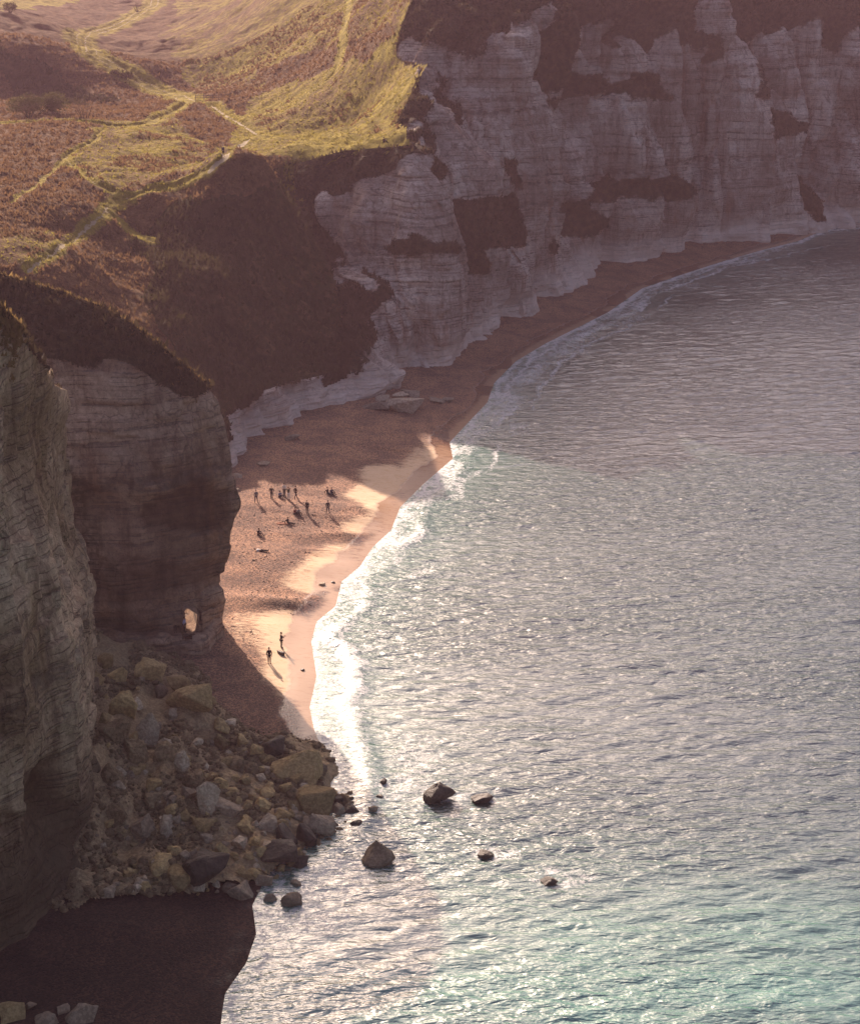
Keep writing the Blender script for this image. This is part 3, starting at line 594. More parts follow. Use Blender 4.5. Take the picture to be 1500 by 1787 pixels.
cpts = [PY(*c) for c in ctrl] + [np.array(r) for r in RIM] + [np.array(p, float) for p in
    [(-110, 215, 16), (-110, 260, 27), (-130, 320, 34), (-150, 420, 38), (-200, 300, 40), (-300, 300, 50), (-300, 600, 58), (-260, 900, 64), (0, 900, 68), (300, 900, 70), (150, 620, 70), (320, 600, 68), (0, 620, 66), (100, 540, 68), (-50, 760, 58), (-190, 700, 50), (-200, 520, 46), (-75, 225, 12), (-85, 245, 20)]]
cpts = np.array(cpts)
def tps_fit(P, lam=6.0):
    n = len(P); r2 = ((P[:, None, :2] - P[None, :, :2]) ** 2).sum(-1) / 1e4
    K = np.where(r2 > 0, r2 * np.log(r2 + 1e-12), 0); A = np.zeros((n + 3, n + 3)); A[:n, :n] = K + lam * 1e-4 * np.eye(n)
    A[:n, n] = 1; A[:n, n + 1:] = P[:, :2] / 100; A[n, :n] = 1; A[n + 1:, :n] = P[:, :2].T / 100
    return np.linalg.solve(A, np.concatenate([P[:, 2], [0, 0, 0]]))
TW = tps_fit(cpts)
def land_h(x, y):
    x = np.asarray(x, float); y = np.asarray(y, float)
    z = TW[-3] + TW[-2] * x / 100 + TW[-1] * y / 100
    for i, (a, b, c) in enumerate(cpts):
        r2 = ((x - a) ** 2 + (y - b) ** 2) / 1e4
        z = z + TW[i] * np.where(r2 > 0, r2 * np.log(r2 + 1e-12), 0)
    far = sstep(640, 1000, np.hypot(x, y - 300) + 0 * x)
    z = z * (1 - far) + 67 * far
    return np.clip(z, 3, 78)
RIM2 = [(r[0], r[1]) for r in RIM]
LAND = [(-3000, 205), (-95, 196)] + RIM2 + [(420, 640), (3000, 1520), (3000, 3000), (-3000, 3000)]
def pline(pts, vY=None): return pts
TRACKS = [  # (pixels, half width m, chalk amount, green verge m)
 ([(272, -20), (268, 8), (232, 30), (165, 55), (141, 68), (160, 90), (210, 120), (262, 150), (312, 166), (332, 176)], 2.6, 0.40, 5.0),
 ([(332, 178), (302, 196), (276, 207), (262, 215), (200, 219), (140, 213), (60, 211), (-20, 213)], 0.9, 0.25, 3.2),
 ([(330, 178), (372, 186), (410, 210), (450, 235), (482, 240)], 0.5, 0.55, 3.0),
 ([(482, 240), (560, 245), (640, 250), (700, 249)], 0.5, 0.2, 3.5),
 ([(432, 243), (405, 262), (395, 275), (370, 292)], 0.55, 1.0, 2.0),
 ([(370, 292), (330, 312), (270, 331), (205, 346), (186, 360)], 0.4, 0.3, 2.2),
 ([(186, 360), (180, 374), (140, 405), (95, 440), (50, 476)], 0.3, 0.50, 1.6),
 ([(180, 225), (165, 245), (130, 262), (115, 275), (135, 295), (165, 320), (196, 334)], 0.35, 0.35, 1.6),
 ([(185, 366), (215, 385), (240, 405), (266, 420)], 0.4, 0.35, 2.0),
 ([(115, 275), (75, 305), (45, 335), (20, 360)], 0.4, 0.0, 0.6),
 ([(718, 128), (700, 165), (680, 190), (640, 215)], 0.35, 0.3, 3.0), ([(610, -10), (605, 30), (597, 80), (588, 120), (575, 135)], 0.5, 0.3, 1.5)]
GREENS = [([(400, 245), (440, 170), (540, 130), (640, 100), (735, 90), (745, 130), (690, 200), (720, 270), (560, 280), (450, 270)], 0.52), ([(640, 205), (690, 190), (735, 110), (725, 100), (690, 150)], 0.6), ([(520, 230), (700, 235), (710, 262), (500, 275)], 0.75),
    ([(640, 105), (690, 100), (700, 45), (660, 80)], 0.8), ([(170, 215), (300, 205), (330, 235), (430, 255), (370, 290), (200, 340), (140, 290), (120, 275)], 0.42), ([(180, 222), (260, 215), (330, 240), (240, 255)], 0.5), ([(280, 60), (420, -60), (720, -60), (700, 40), (480, 110), (340, 160)], 0.38),
    ([(0, 400), (110, 400), (60, 470), (0, 460)], 0.35), ([(-20, -60), (150, -60), (140, 0), (90, 10), (0, 17)], 1.2), ([(340, 100), (420, 80), (470, 150), (340, 170)], 0.3), ([(300, 0), (480, -20), (330, 60)], 0.4)]
SCRUB_AND_SHADE = [[(245, 430), (270, 380), (330, 345), (420, 330), (480, 300), (520, 280), (620, 270), (640, 700), (380, 760), (300, 640), (240, 560)], [(0, 85), (110, 125), (205, 165), (200, 172), (0, 172)], [(500, 262), (720, 262), (640, 330), (500, 330)], [(745, -120), (700, -20), (740, 20), (1500, 60), (1500, -120)]]  # scrub, but the second outline paints the shade of the upper valley side
def grnd(u, v):                                      # point of that pixel on the land surface
    d = ray(u, v); lo, hi = 215.0, 900.0
    Ys = np.linspace(lo, hi, 1400); P = np.array([0, 0, CAMZ]) + d[None] * (Ys / d[1])[:, None]
    below = P[:, 2] < land_h(P[:, 0], P[:, 1]); below &= inpoly(P[:, 0], P[:, 1], LAND)
    k = np.argmax(below) if below.any() else len(Ys) - 1
    return P[k]
GT = [([tuple(grnd(u, v)[:2]) for u, v in pts], w_, c_, g_) for pts, w_, c_, g_ in TRACKS]
def land_attrs(X, Y, Z):
    U, V = proj(np.stack([X, Y, Z], -1))
    green = np.zeros_like(X); chalk = np.zeros_like(X); pid = np.zeros(X.shape, bool)
    ju, jv = 14 * fbm(X / 7, Y / 7, 2.0, 3), 7 * fbm(X / 7, Y / 7, 6.0, 3)
    for p, a in GREENS: green = np.maximum(green, a * inpoly(U + ju, V + jv, p))
    for pts, w_, c_, g_ in GT:
        d, s = polydist(X, Y, pts); wob = 0.35 * fbm(X / 2, Y / 2, 4.0, 2)
        green = np.maximum(green, 0.85 * sstep(w_ + g_, w_ * 0.6, d + 1.2 * wob)); 
        if w_ > 2: rut = np.exp(-((np.abs(d) - 1.2 + wob) / 0.45) ** 2); chalk = np.maximum(chalk, rut * 0.62)
        else: chalk = np.maximum(chalk, (c_ + 0.12) * sstep(w_ + 0.35, w_ * 0.4, d + wob) * (c_ > 0))
        pid |= d < w_ + 0.2
    return green, chalk, pid
def relief(X, Y, Z):
    m = fbm(X / 11, Y / 11, 0.5, 4) * 0.9
    t = fbm(X / 2.6, Y / 2.6, 7.5, 3)
    ter = np.abs(vnoise((Z * 0.55 + X * 0.05) + 1.3 * fbm(X / 9, Y / 9, 2.0, 2), X / 26, Y / 26))   # terracettes along the contours
    big = fbm(X / 24, Y / 24, 3.5, 3)
    return 1.5 * big + 0.8 * m + 0.42 * t + 0.9 * ter - 0.3
def make_land():
    ys = [196.0]
    while ys[-1] < 800: ys.append(ys[-1] + 0.42 + 0.0012 * max(0, ys[-1] - 260))
    ys = np.array(ys); xs = np.arange(-185, 62, 0.5)
    X, Y = np.meshgrid(xs, ys); Z0 = land_h(X, Y)
    edge, _ = polydist(X, Y, RIM2)
    green, chalk, pid = land_attrs(X, Y, Z0)
    Z = Z0 + relief(X, Y, Z0) * (0.25 + 0.75 * sstep(0, 6, edge)) * (1 - 0.75 * np.clip(green, 0, 1) * (chalk > 0.1)) * (1 - 0.3 * np.clip(green, 0, 1)) - 0.3 * pid
    # a lip of turf just over the cliff edge
    ins = inpoly(X, Y, LAND); keep = ins | (edge < 0.7 + 0.5 * fbm(X / 1.5, Y / 1.5, 3.0, 2))
    green = np.maximum(green, 0.55 * sstep(5.0, 1.0, edge) * (Z > 26) * (X > -26))
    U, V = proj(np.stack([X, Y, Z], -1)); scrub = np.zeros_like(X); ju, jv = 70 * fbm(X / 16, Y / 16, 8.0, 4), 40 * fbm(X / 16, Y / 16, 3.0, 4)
    for p in SCRUB_AND_SHADE: scrub = np.maximum(scrub, inpoly(U + ju, V + jv, p))
    kq = keep[:-1, :-1] & keep[1:, 1:] & keep[1:, :-1] & keep[:-1, 1:]
    verts = np.stack([X, Y, Z], -1).reshape(-1, 3)
    q = grid_quads(*X.shape); kqf = kq.ravel()
    pf = pid.ravel()[q].sum(1) >= 3
    for nm, sel, lab in (('hillside', kqf & ~pf, 'brown heath and grass hillside above the cove'), ('footpath', kqf & pf, 'worn grass and chalk tracks winding over the hillside')):
        v, qq, at = compact(verts, q[sel], {'green': green, 'chalk': chalk, 'scrub': scrub})
        o = link(nm, mesh_np(nm, v, qq, M['land'], at)); tag(o, lab, kind='structure')
    # the rest of the plateau, out to the horizon
    xs2 = np.unique(np.concatenate([np.linspace(-3000, -400, 20), np.arange(-400, 520, 8.0), np.linspace(520, 3000, 20)])); ys2 = np.unique(np.concatenate([np.arange(150, 1000, 8.0), np.linspace(1000, 3000, 24)]))
    X, Y = np.meshgrid(xs2, ys2); Z = land_h(X, Y) + 1.2 * fbm(X / 40, Y / 40, 1.0, 3) - 0.9
    ins = inpoly(X, Y, LAND) & ~((X > -183) & (X < 60) & (Y > 190) & (Y < 796))
    e2_, _ = polydist(X, Y, RIM2)
    kk = ins; kq = (kk[:-1, :-1].astype(int) + kk[1:, 1:] + kk[1:, :-1] + kk[:-1, 1:]) >= 3
    v, qq, at = compact(np.stack([X, Y, Z], -1).reshape(-1, 3), grid_quads(*X.shape, keep=kq), {'green': 0.3 + 0.4 * fbm(X / 50, Y / 50, 0.0, 2), 'chalk': 0 * X, 'scrub': 0 * X})
    o = link('plateau', mesh_np('plateau', v, qq, M['land'], at)); tag(o, 'grass plateau behind the cliffs', kind='structure')
make_land()
# ------------------------------------------------------------------ the rockfall
tal_in = [(160, 1120, 170), (200, 1150, 168), (255, 1158, 167), (312, 1186, 161), (335, 1215, 157.5), (165, 1200, 156), (165, 1300, 143), (220, 1230, 154), (250, 1330, 143), (300, 1260, 151.5), (300, 1330, 143.5), (350, 1300, 149), (360, 1390, 140), (400, 1330, 147.5),
          (440, 1390, 142.5), (480, 1350, 147.3), (540, 1340, 149), (560, 1390, 144), (470, 1450, 137), (380, 1460, 135), (250, 1440, 136), (180, 1400, 136.5), (300, 1500, 131), (180, 1480, 132.5), (420, 1510, 131.6), (250, 1500, 130.6), (225, 1525, 129.2), (270, 1470, 133)]
tal_out = [(140, 1095), (235, 1128), (300, 1150), (350, 1180), (395, 1245), (440, 1275), (500, 1285), (560, 1315), (600, 1385), (605, 1430), (575, 1470), (530, 1520), (450, 1572), (330, 1568), (200, 1565), (120, 1590)]
tp = [PY(*c) for c in tal_in]
for u, v in tal_out:
    p = GB(u, v); p[2] -= 0.5; tp.append(p)
    c = G(300, 1350); q = p + (p - c) * 0.35; q[2] = -2.5; tp.append(q)
tp += [np.array([-34, 140, 7.5]), np.array([-34, 155, 6.5]), np.array([-36, 168, 5.0])]
tp = np.array(tp); TT = tps_fit(tp, 3.0)
def talus_h(x, y):
    z = TT[-3] + TT[-2] * x / 100 + TT[-1] * y / 100
    for i, (a, b, c) in enumerate(tp):
        r2 = ((x - a) ** 2 + (y - b) ** 2) / 1e4
        z = z + TT[i] * np.where(r2 > 0, r2 * np.log(r2 + 1e-12), 0)
    r = fbm(x / 3.2, y / 3.2, 1.0, 4); rid = 1 - np.abs(fbm(x / 5 + 4, y / 9, 2.0, 3)) * 2.5
    return z + 1.15 * r + 0.9 * rid - 0.3 + 0.25 * np.abs(fbm(x / 1.1, y / 1.1, 5.0, 3))
TALPOLY = [tuple(GB(u, v)[:2]) for u, v in [(100, 1085), (235, 1118), (300, 1140), (352, 1172), (402, 1240), (445, 1268), (500, 1278), (568, 1308), (612, 1380), (618, 1432), (580, 1470), (515, 1512), (425, 1556), (330, 1562), (200, 1566), (90, 1600)]]
def surf_h(x, y):
    b = beach_h(x, y); t_ = talus_h(np.asarray(x, float), np.asarray(y, float))
    return np.where(inpoly(np.asarray(x, float), np.asarray(y, float), TALPOLY), np.maximum(b, t_), np.maximum(b, -0.05))
def GS(u, v, lo=84, hi=330):
    d = ray(u, v); Ys = np.linspace(lo, hi, 1600); P = np.array([0, 0, CAMZ]) + d[None] * (Ys / d[1])[:, None]
    bl = P[:, 2] < surf_h(P[:, 0], P[:, 1]); return P[np.argmax(bl)] if bl.any() else G(u, v)
def make_talus():
    xs = np.arange(-42, 0, 0.22); ys = np.arange(122, 182, 0.22); X, Y = np.meshgrid(xs, ys)
    Z = talus_h(X, Y)
    keep = (Z > beach_h(X, Y) - 0.35) & inpoly(X, Y, TALPOLY)
    kq = keep[:-1, :-1] & keep[1:, 1:] & keep[1:, :-1] & keep[:-1, 1:]
    v, q, at = compact(np.stack([X, Y, Z], -1).reshape(-1, 3), grid_quads(*X.shape, keep=kq), {})
    o = link('rockfall_slope', mesh_np('rockfall_slope', v, q, M['talus'])); tag(o, 'slope of chalk debris fallen between the near cliff and the headland', kind='structure')
make_talus()

def rock_mesh(name, seed, sub=2, npts=15, squash=(1, 1, 1), rough=0.07, angular=0.55, taper=0.0):
    r = random.Random(seed); bm = bmesh.new()
    for _ in range(npts):
        v = Vector((r.gauss(0, 1), r.gauss(0, 1), r.gauss(0, 1))); v.normalize()
        m = max(abs(v.x), abs(v.y), abs(v.z)); v = v * (1 - angular) + v / m * angular * 0.85
        bm.verts.new(Vector((v.x * squash[0], v.y * squash[1], v.z * squash[2])) * r.uniform(0.78, 1.05))
    g = bmesh.ops.convex_hull(bm, input=bm.verts)
    bmesh.ops.delete(bm, geom=[e for e in g['geom_interior'] if isinstance(e, bmesh.types.BMVert)], context='VERTS')
    bmesh.ops.bevel(bm, geom=list(bm.edges), offset=0.07, segments=1, profile=0.5, affect='EDGES', clamp_overlap=True)
    bmesh.ops.triangulate(bm, faces=bm.faces)
    if sub: bmesh.ops.subdivide_edges(bm, edges=list(bm.edges), cuts=sub, use_grid_fill=True)
    co = np.array([v.co for v in bm.verts]); nn = fbm(co[:, 0] * 1.4 + seed, co[:, 1] * 1.4, co[:, 2] * 1.4, 4); n2 = fbm(co[:, 0] * 5 + seed, co[:, 1] * 5, co[:, 2] * 5, 2)
    for v, a, b in zip(bm.verts, nn, n2): v.co *= 1 + rough * (1.6 * a + 0.55 * b)
    if taper:
        zt = max(v.co.z for v in bm.verts)
        for v in bm.verts:
            k = 1 - taper * max(0.0, v.co.z / zt); v.co.x = v.co.x * k - 0.18 * taper * max(0, v.co.z); v.co.y *= k
    lo = min(v.co.x for v in bm.verts); hi = max(v.co.x for v in bm.verts); k = 2.0 / (hi - lo)
    for v in bm.verts: v.co *= k
    me = bpy.data.meshes.new(name); bm.to_mesh(me); bm.free()
    return me
def boulder(name, u, v, wpx, hpx, mat, label, cat='rock', group=None, seed=None, deep=0.9, sink=0.25, rz=None, tilt=0.25, on='surf', npts=13, rough=0.10, angular=0.75, taper=0.0):
    seed = seed if seed is not None else int(u * 7 + v)
    r = random.Random(seed)
    base = GS(u, v + hpx * 0.42) if on == 'surf' else GB(u, v + hpx * 0.42)
    zc = base[1] * cp + (CAMZ - base[2]) * sp
    wm, hm = wpx / FPX * zc / 2, hpx / FPX * zc / 2 / 0.95
    me = rock_mesh(name, seed, 2 if wpx > 22 else 1, npts, (1, deep, max(0.3, hm / wm)), rough, angular, taper)
    me.materials.append(M[mat])
    o = link(name, me, None, (base[0], base[1] + wm * deep * 0.35, base[2] + hm * (1 - sink * 2) * 0.75)); o.scale = (wm, wm, wm)
    o.rotation_euler = (r.uniform(-tilt, tilt) * .6, r.uniform(-tilt, tilt) * .6, r.uniform(-0.5, 0.5) if rz is None else rz)
    return tag(o, label, cat, group)
B = boulder
# big blocks one can pick out of the fall
for a in [
 ('boulder', 518, 1334, 88, 58, 'ochre_rock', 'largest flat-topped ochre block at the seaward edge of the rockfall'),
 ('boulder', 556, 1394, 74, 62, 'ochre_rock', 'big wedge-shaped ochre rock at the rockfall tip, touching the water'),
 ('boulder', 556, 1434, 58, 52, 'grey_rock', 'rough brown boulder below the wedge-shaped rock at the water edge'),
 ('boulder', 476, 1300, 42, 36, 'dark_rock', 'dark weedy boulder on the beach behind the largest ochre block'),
 ('boulder', 468, 1435, 36, 36, 'pale_rock', 'bright white cube-like block in the seaward half of the rockfall'),
 ('boulder', 496, 1432, 20, 26, 'pale_rock', 'small rounded pale stone just right of the white cube-like block'),
 ('boulder', 403, 1395, 62, 66, 'pale_rock', 'tall pale slab standing in the middle of the rockfall'),
 ('boulder', 364, 1385, 40, 80, 'pale_rock', 'long whitish slab lying upslope in the rockfall'),
 ('boulder', 318, 1328, 30, 52, 'pale_rock', 'white chalk lump high on the rockfall face'),
 ('boulder', 290, 1437, 30, 38, 'pale_rock', 'two-toned pale block with a dark ochre side on the lower rockfall'),
 ('boulder', 247, 1437, 44, 58, 'grey_rock', 'dark pointed slab leaning at the lower left of the rockfall'),
 ('boulder', 355, 1427, 42, 42, 'ochre_rock', 'rounded ochre boulder in the centre of the lower rockfall'),
 ('boulder', 434, 1437, 34, 34, 'ochre_rock', 'ochre block left of the white cube-like block'),
 ('boulder', 362, 1508, 86, 62, 'dark_rock', 'largest dark block at the front foot of the rockfall'),
 ('boulder', 280, 1507, 46, 28, 'ochre_rock', 'flat ochre slab at the lower left foot of the rockfall'),
 ('boulder', 311, 1527, 46, 34, 'ochre_rock', 'ochre boulder at the foot, left of the largest dark block'),
 ('boulder', 305, 1486, 30, 26, 'ochre_rock', 'yellow boulder above the flat slab at the rockfall foot'),
 ('boulder', 345, 1546, 26, 20, 'pale_rock', 'white stone lying on dark shingle before the rockfall'),
 ('boulder', 424, 1558, 50, 28, 'pale_rock', 'low whitish boulder where the rockfall meets the lower shingle'),
 ('boulder', 428, 1520, 30, 24, 'ochre_rock', 'yellowish boulder above the low whitish boulder'),
 ('boulder', 460, 1538, 32, 28, 'grey_rock', 'pale grey boulder standing at the water edge of the lower shingle'),
 ('boulder', 388, 1483, 24, 50, 'ochre_rock', 'upright ochre pillar stone behind the largest dark block'),
 ('boulder', 486, 1483, 66, 34, 'dark_rock', 'long dark weedy ledge at the seaward foot of the rockfall'),
 ('boulder', 524, 1502, 34, 28, 'dark_rock', 'glinting wet dark rock at the end of the weedy ledge'),
 ('boulder', 535, 1455, 40, 50, 'dark_rock', 'dark wet rock below the wedge-shaped tip, washed by waves'),
 ('boulder', 500, 1455, 34, 40, 'dark_rock', 'dark brown rock between the white block and the water'),
 ('boulder', 187, 1553, 30, 18, 'grey_rock', 'lone dark boulder on shingle beside the near cliff foot'),
 ('boulder', 245, 1540, 24, 16, 'pale_rock', 'pale wedge-shaped stone at the left foot of the rockfall'),
 ('boulder', 262, 1166, 50, 50, 'ochre_rock', 'ochre boulder crowning the top of the rockfall'),
 ('boulder', 178, 1146, 38, 40, 'ochre_rock', 'pale ochre block wedged between near cliff and headland'),
 ('boulder', 207, 1174, 36, 40, 'ochre_rock', 'ochre block just right of the wedged block on the rockfall top'),
 ('boulder', 165, 1175, 36, 50, 'ochre_rock', 'tall ochre block against the near cliff at the rockfall top'),
 ('boulder', 312, 1190, 44, 28, 'ochre_rock', 'flattish ochre boulder behind the biggest upper boulder'),
 ('boulder', 332, 1222, 80, 66, 'ochre_rock', 'biggest rounded ochre boulder on the upper rockfall'),
 ('boulder', 216, 1222, 52, 52, 'ochre_rock', 'broad ochre boulder below the rockfall top near the cliff'),
 ('boulder', 283, 1206, 26, 26, 'grey_rock', 'small dark boulder left of the biggest upper boulder'),
 ('boulder', 298, 1245, 24, 20, 'pale_rock', 'small pale stone under the biggest upper boulder'),
 ('boulder', 260, 1265, 40, 66, 'pale_rock', 'pale upright chalk mass in the upper middle of the rockfall'),
 ('boulder', 384, 1264, 32, 30, 'ochre_rock', 'ochre boulder at the beach side of the rockfall'),
 ('boulder', 400, 1258, 28, 16, 'pale_rock', 'flat white stone lying on dark beach beside the rockfall'),
 ('boulder', 388, 1292, 30, 36, 'ochre_rock', 'yellow boulder halfway down the beach side of the rockfall'),
 ('boulder', 423, 1289, 20, 24, 'ochre_rock', 'small pointed ochre stone on the beach side of the rockfall'),
 ('boulder', 446, 1306, 30, 28, 'ochre_rock', 'ochre block beside the dark weedy boulder'),
 ('boulder', 458, 1344, 32, 24, 'ochre_rock', 'pale ochre boulder left of the largest flat-topped block'),
 ('boulder', 470, 1380, 30, 30, 'ochre_rock', 'rounded yellow boulder under the largest flat-topped block'),
 ('boulder', 428, 1360, 26, 22, 'ochre_rock', 'yellow stone between tall pale slab and flat-topped block'),
 ('boulder', 500, 1374, 26, 20, 'ochre_rock', 'yellow stone tucked under the seaward ochre blocks'),
 ('boulder', 512, 1402, 26, 26, 'ochre_rock', 'yellow boulder left of the wedge-shaped rock')]:
    B(*a)
for u, v, w_, h_, lab in [(196, 1262, 60, 60, 'brown half-buried rock mass against the near cliff in the upper rockfall'), (240, 1300, 50, 56, 'half-buried ochre mass in the left middle of the rockfall'), (288, 1300, 44, 48, 'half-buried ochre mass right of the pale upright chalk mass'), (190, 1340, 50, 66, 'dark brown half-buried mass beside the near cliff, mid-slope'), (345, 1275, 50, 40, 'half-buried ochre mass under the biggest upper boulder'), (335, 1350, 40, 44, 'ochre lump between the white chalk lump and the long slab'), (200, 1410, 44, 50, 'brown half-buried mass low on the cliff side of the rockfall'), (405, 1325, 40, 36, 'ochre mass on the crest of the rockfall, beach side'), (270, 1385, 40, 40, 'half-buried tan mass in the centre left of the rockfall'), (440, 1335, 34, 30, 'tan boulder on the crest left of the pale ochre boulder')]:
    B('boulder', u, v, w_, h_, 'talus', lab, sink=0.55, rough=0.2, npts=30)
# rocks standing in the sea
for a, kw in [
 (('sea_rock', 769, 1382, 58, 46, 'dark_rock', 'large pointed dark rock standing alone in the sea'), dict(sink=0.05, seed=11, taper=0.75, rz=0.2)),
 (('sea_rock', 840, 1394, 40, 14, 'dark_rock', 'low flat dark rock right of the large pointed sea rock'), dict(sink=0.1, seed=72, angular=0.0, npts=20)),
 (('sea_rock', 845, 1491, 30, 12, 'dark_rock', 'small dark sea rock with foam streak on its left'), dict(sink=0.1, seed=73, angular=0.0, npts=22)),
 (('sea_rock', 958, 1538, 32, 13, 'dark_rock', 'outermost sea rock ringed by white foam'), dict(sink=0.15, seed=74, angular=0.0, npts=22)),
 (('sea_rock', 656, 1490, 60, 40, 'grey_rock', 'broad grey-brown rock in the shaded water off the rockfall'), dict(sink=0.1, seed=15, taper=0.5, rz=0.1)),
 (('sea_rock', 611, 1416, 42, 18, 'dark_rock', 'low dark rock in the water just off the rockfall tip'), dict(sink=0.1, seed=16, angular=0.3, npts=18)),
 (('sea_rock', 651, 1413, 18, 14, 'grey_rock', 'small grey rock in water right of the low dark rock'), dict(sink=0.1, seed=17, angular=0.3, npts=18)),
 (('sea_rock', 669, 1363, 12, 12, 'dark_rock', 'tiny dark rock in foam at the shadow edge on the sea'), dict(sink=0.1, seed=18, angular=0.3, npts=18)),
 (('sea_rock', 661, 1391, 14, 6, 'dark_rock', 'sliver of dark rock awash below the tiny rock'), dict(sink=0.1, seed=19)),
 (('sea_rock', 590, 1396, 20, 14, 'dark_rock', 'small dark rock touching the water at the wedge-shaped tip'), dict(sink=0.1, seed=20)),
 (('sea_rock', 625, 1440, 30, 7, 'dark_rock', 'long flat rock awash off the rockfall tip'), dict(sink=0.1, seed=21)),
 (('sea_rock', 509, 1569, 38, 26, 'grey_rock', 'rounded dark rock in shallow water off the lower shingle'), dict(sink=0.12, seed=82, angular=0.0, npts=22)),
 (('sea_rock', 471, 1567, 24, 20, 'pale_rock', 'pale rock in shallow water left of the rounded dark rock'), dict(sink=0.12, seed=23, angular=0.3, npts=18)),
 (('sea_rock', 516, 1541, 22, 14, 'grey_rock', 'small grey rock in shallow water above the rounded dark rock'), dict(sink=0.12, seed=24, angular=0.3, npts=18)),
 (('beach_slab', 700, 706, 66, 24, 'slab_rock', 'long fallen chalk slab lying across the shaded cove beach'), dict(sink=0.15, seed=31, deep=0.6, angular=.8)),
 (('beach_slab', 654, 707, 52, 18, 'slab_rock', 'tapering chalk slab left of the long fallen slab'), dict(sink=0.2, seed=32, deep=0.5)),
 (('beach_slab', 697, 689, 30, 12, 'slab_rock', 'middle slab lying behind the long fallen slab'), dict(sink=0.15, seed=33)),
 (('beach_slab', 719, 685, 38, 14, 'slab_rock', 'tilted slab at the back right of the fallen slabs'), dict(sink=0.1, seed=34)),
 (('beach_slab', 668, 694, 28, 12, 'slab_rock', 'dark slab nearest the cliff corner among fallen slabs'), dict(sink=0.2, seed=35)),
 (('beach_slab', 762, 698, 28, 12, 'slab_rock', 'leaf-shaped slab right of the long fallen slab'), dict(sink=0.2, seed=36)),
 (('beach_slab', 780, 696, 24, 11, 'slab_rock', 'flat slab nearest the sea among the fallen slabs'), dict(sink=0.2, seed=37)),
 (('beach_slab', 507, 762, 28, 11, 'slab_rock', 'lone flat slab on shaded shingle below the cove bank'), dict(sink=0.2, seed=38)),
 (('beach_slab', 457, 809, 26, 8, 'slab_rock', 'thin flat slab at the shadow edge near the cove bank'), dict(sink=0.2, seed=39)),
 (('beach_slab', 413, 831, 22, 8, 'slab_rock', 'flat slab on shaded beach beside the headland edge'), dict(sink=0.2, seed=40)),
 (('beach_slab', 416, 854, 14, 6, 'slab_rock', 'small slab just above the lit beach beside the headland'), dict(sink=0.2, seed=41)),
 (('beach_slab', 400, 822, 14, 6, 'slab_rock', 'small slab tight against the headland edge in shade'), dict(sink=0.2, seed=42)),
 (('beach_stone', 490, 1139, 18, 9, 'dark_rock', 'dark oval stone on sand between the two strolling people'), dict(sink=0.3, seed=51, deep=0.55, rz=-0.5, tilt=0.05)),
 (('beach_stone', 561, 1018, 12, 7, 'pale_rock', 'white stone on sand at the wash line'), dict(sink=0.25, seed=52)),
 (('beach_stone', 581, 1016, 8, 4, 'dark_rock', 'little dark stone right of the white stone on wet sand'), dict(sink=0.25, seed=53)),
 (('beach_stone', 528, 1169, 8, 5, 'dark_rock', 'little dark stone on wet sand by the two strolling people'), dict(sink=0.25, seed=54)),
 (('beach_stone', 442, 977, 6, 4, 'pale_rock', 'small white stone on shingle below the lying person'), dict(sink=0.25, seed=55)),
 (('boulder', 22, 1768, 46, 34, 'ochre_rock', 'ochre boulder in the bottom left corner of the dark shingle'), dict(seed=61)),
 (('boulder', 78, 1778, 40, 28, 'grey_rock', 'grey boulder next to the corner boulder on dark shingle'), dict(seed=62)),
 (('boulder', 148, 1776, 64, 40, 'grey_rock', 'rightmost of the boulders at the bottom left corner'), dict(seed=63)),
 (('boulder', 50, 1756, 26, 18, 'grey_rock', 'small boulder behind the corner boulders on dark shingle'), dict(seed=64)),
 (('boulder', 112, 1762, 24, 18, 'grey_rock', 'small boulder left of the rightmost corner boulder'), dict(seed=65))]:
    B(*a, **kw)
# smaller blocks of the fall
small = [rock_mesh('rockfall_block', 200 + i, 0 if i < 8 else 1, 17, (1, 0.9, 0.75), 0.09, 0.6) for i in range(14)]
mats3 = ['ochre_rock', 'ochre_rock', 'grey_rock', 'pale_rock']
sm = {}
rr = random.Random(5); cnt = 0; tries = 0
fall = [(250, 1440), (300, 1400), (420, 1270), (480, 1320), (560, 1340), (590, 1420), (560, 1480), (470, 1560), (380, 1560), (200, 1560), (170, 1500), (190, 1430)]
fall2 = [(160, 1130), (330, 1190), (430, 1290), (560, 1330), (580, 1450), (440, 1570), (170, 1560)]
while cnt < 290 and tries < 4000:
    tries += 1
    u, v = rr.uniform(160, 600), rr.uniform(1120, 1575)
    poly = fall if rr.random() < 0.7 else fall2
    if not inpoly(np.array([u]), np.array([v]), poly)[0]: continue
    P = GS(u, v); zc = P[1] * cp + (CAMZ - P[2]) * sp
    wpx = 8 + 22 * rr.random() ** 2.0; s_ = wpx / FPX * zc / 2
    k = rr.randrange(14); mk = rr.choice(mats3)
    if (k, mk) not in sm:
        me = small[k].copy(); me.materials.append(M[mk]); sm[(k, mk)] = me
    o = link('rockfall_block', sm[(k, mk)], None, (P[0], P[1] + s_ * 0.4, P[2] + s_ * 0.35)); o.scale = (s_, s_, s_)
    o.rotation_euler = (rr.uniform(-.5, .5), rr.uniform(-.5, .5), rr.uniform(0, 6.28))
    zone = 'beside the near cliff, on the cliff side' if u < 235 else ('high on the upper half' if v < 1300 else ('at the seaward end' if u > 470 else ('along the front foot' if v > 1470 else 'in the middle slope')))
    hue = {'ochre_rock': 'yellowish', 'grey_rock': 'brownish', 'pale_rock': 'pale'}[mk]
    tag(o, f'small {hue} loose chalk block {zone} of the rockfall', 'rock', f'small {hue} loose blocks {zone} of the rockfall'); cnt += 1
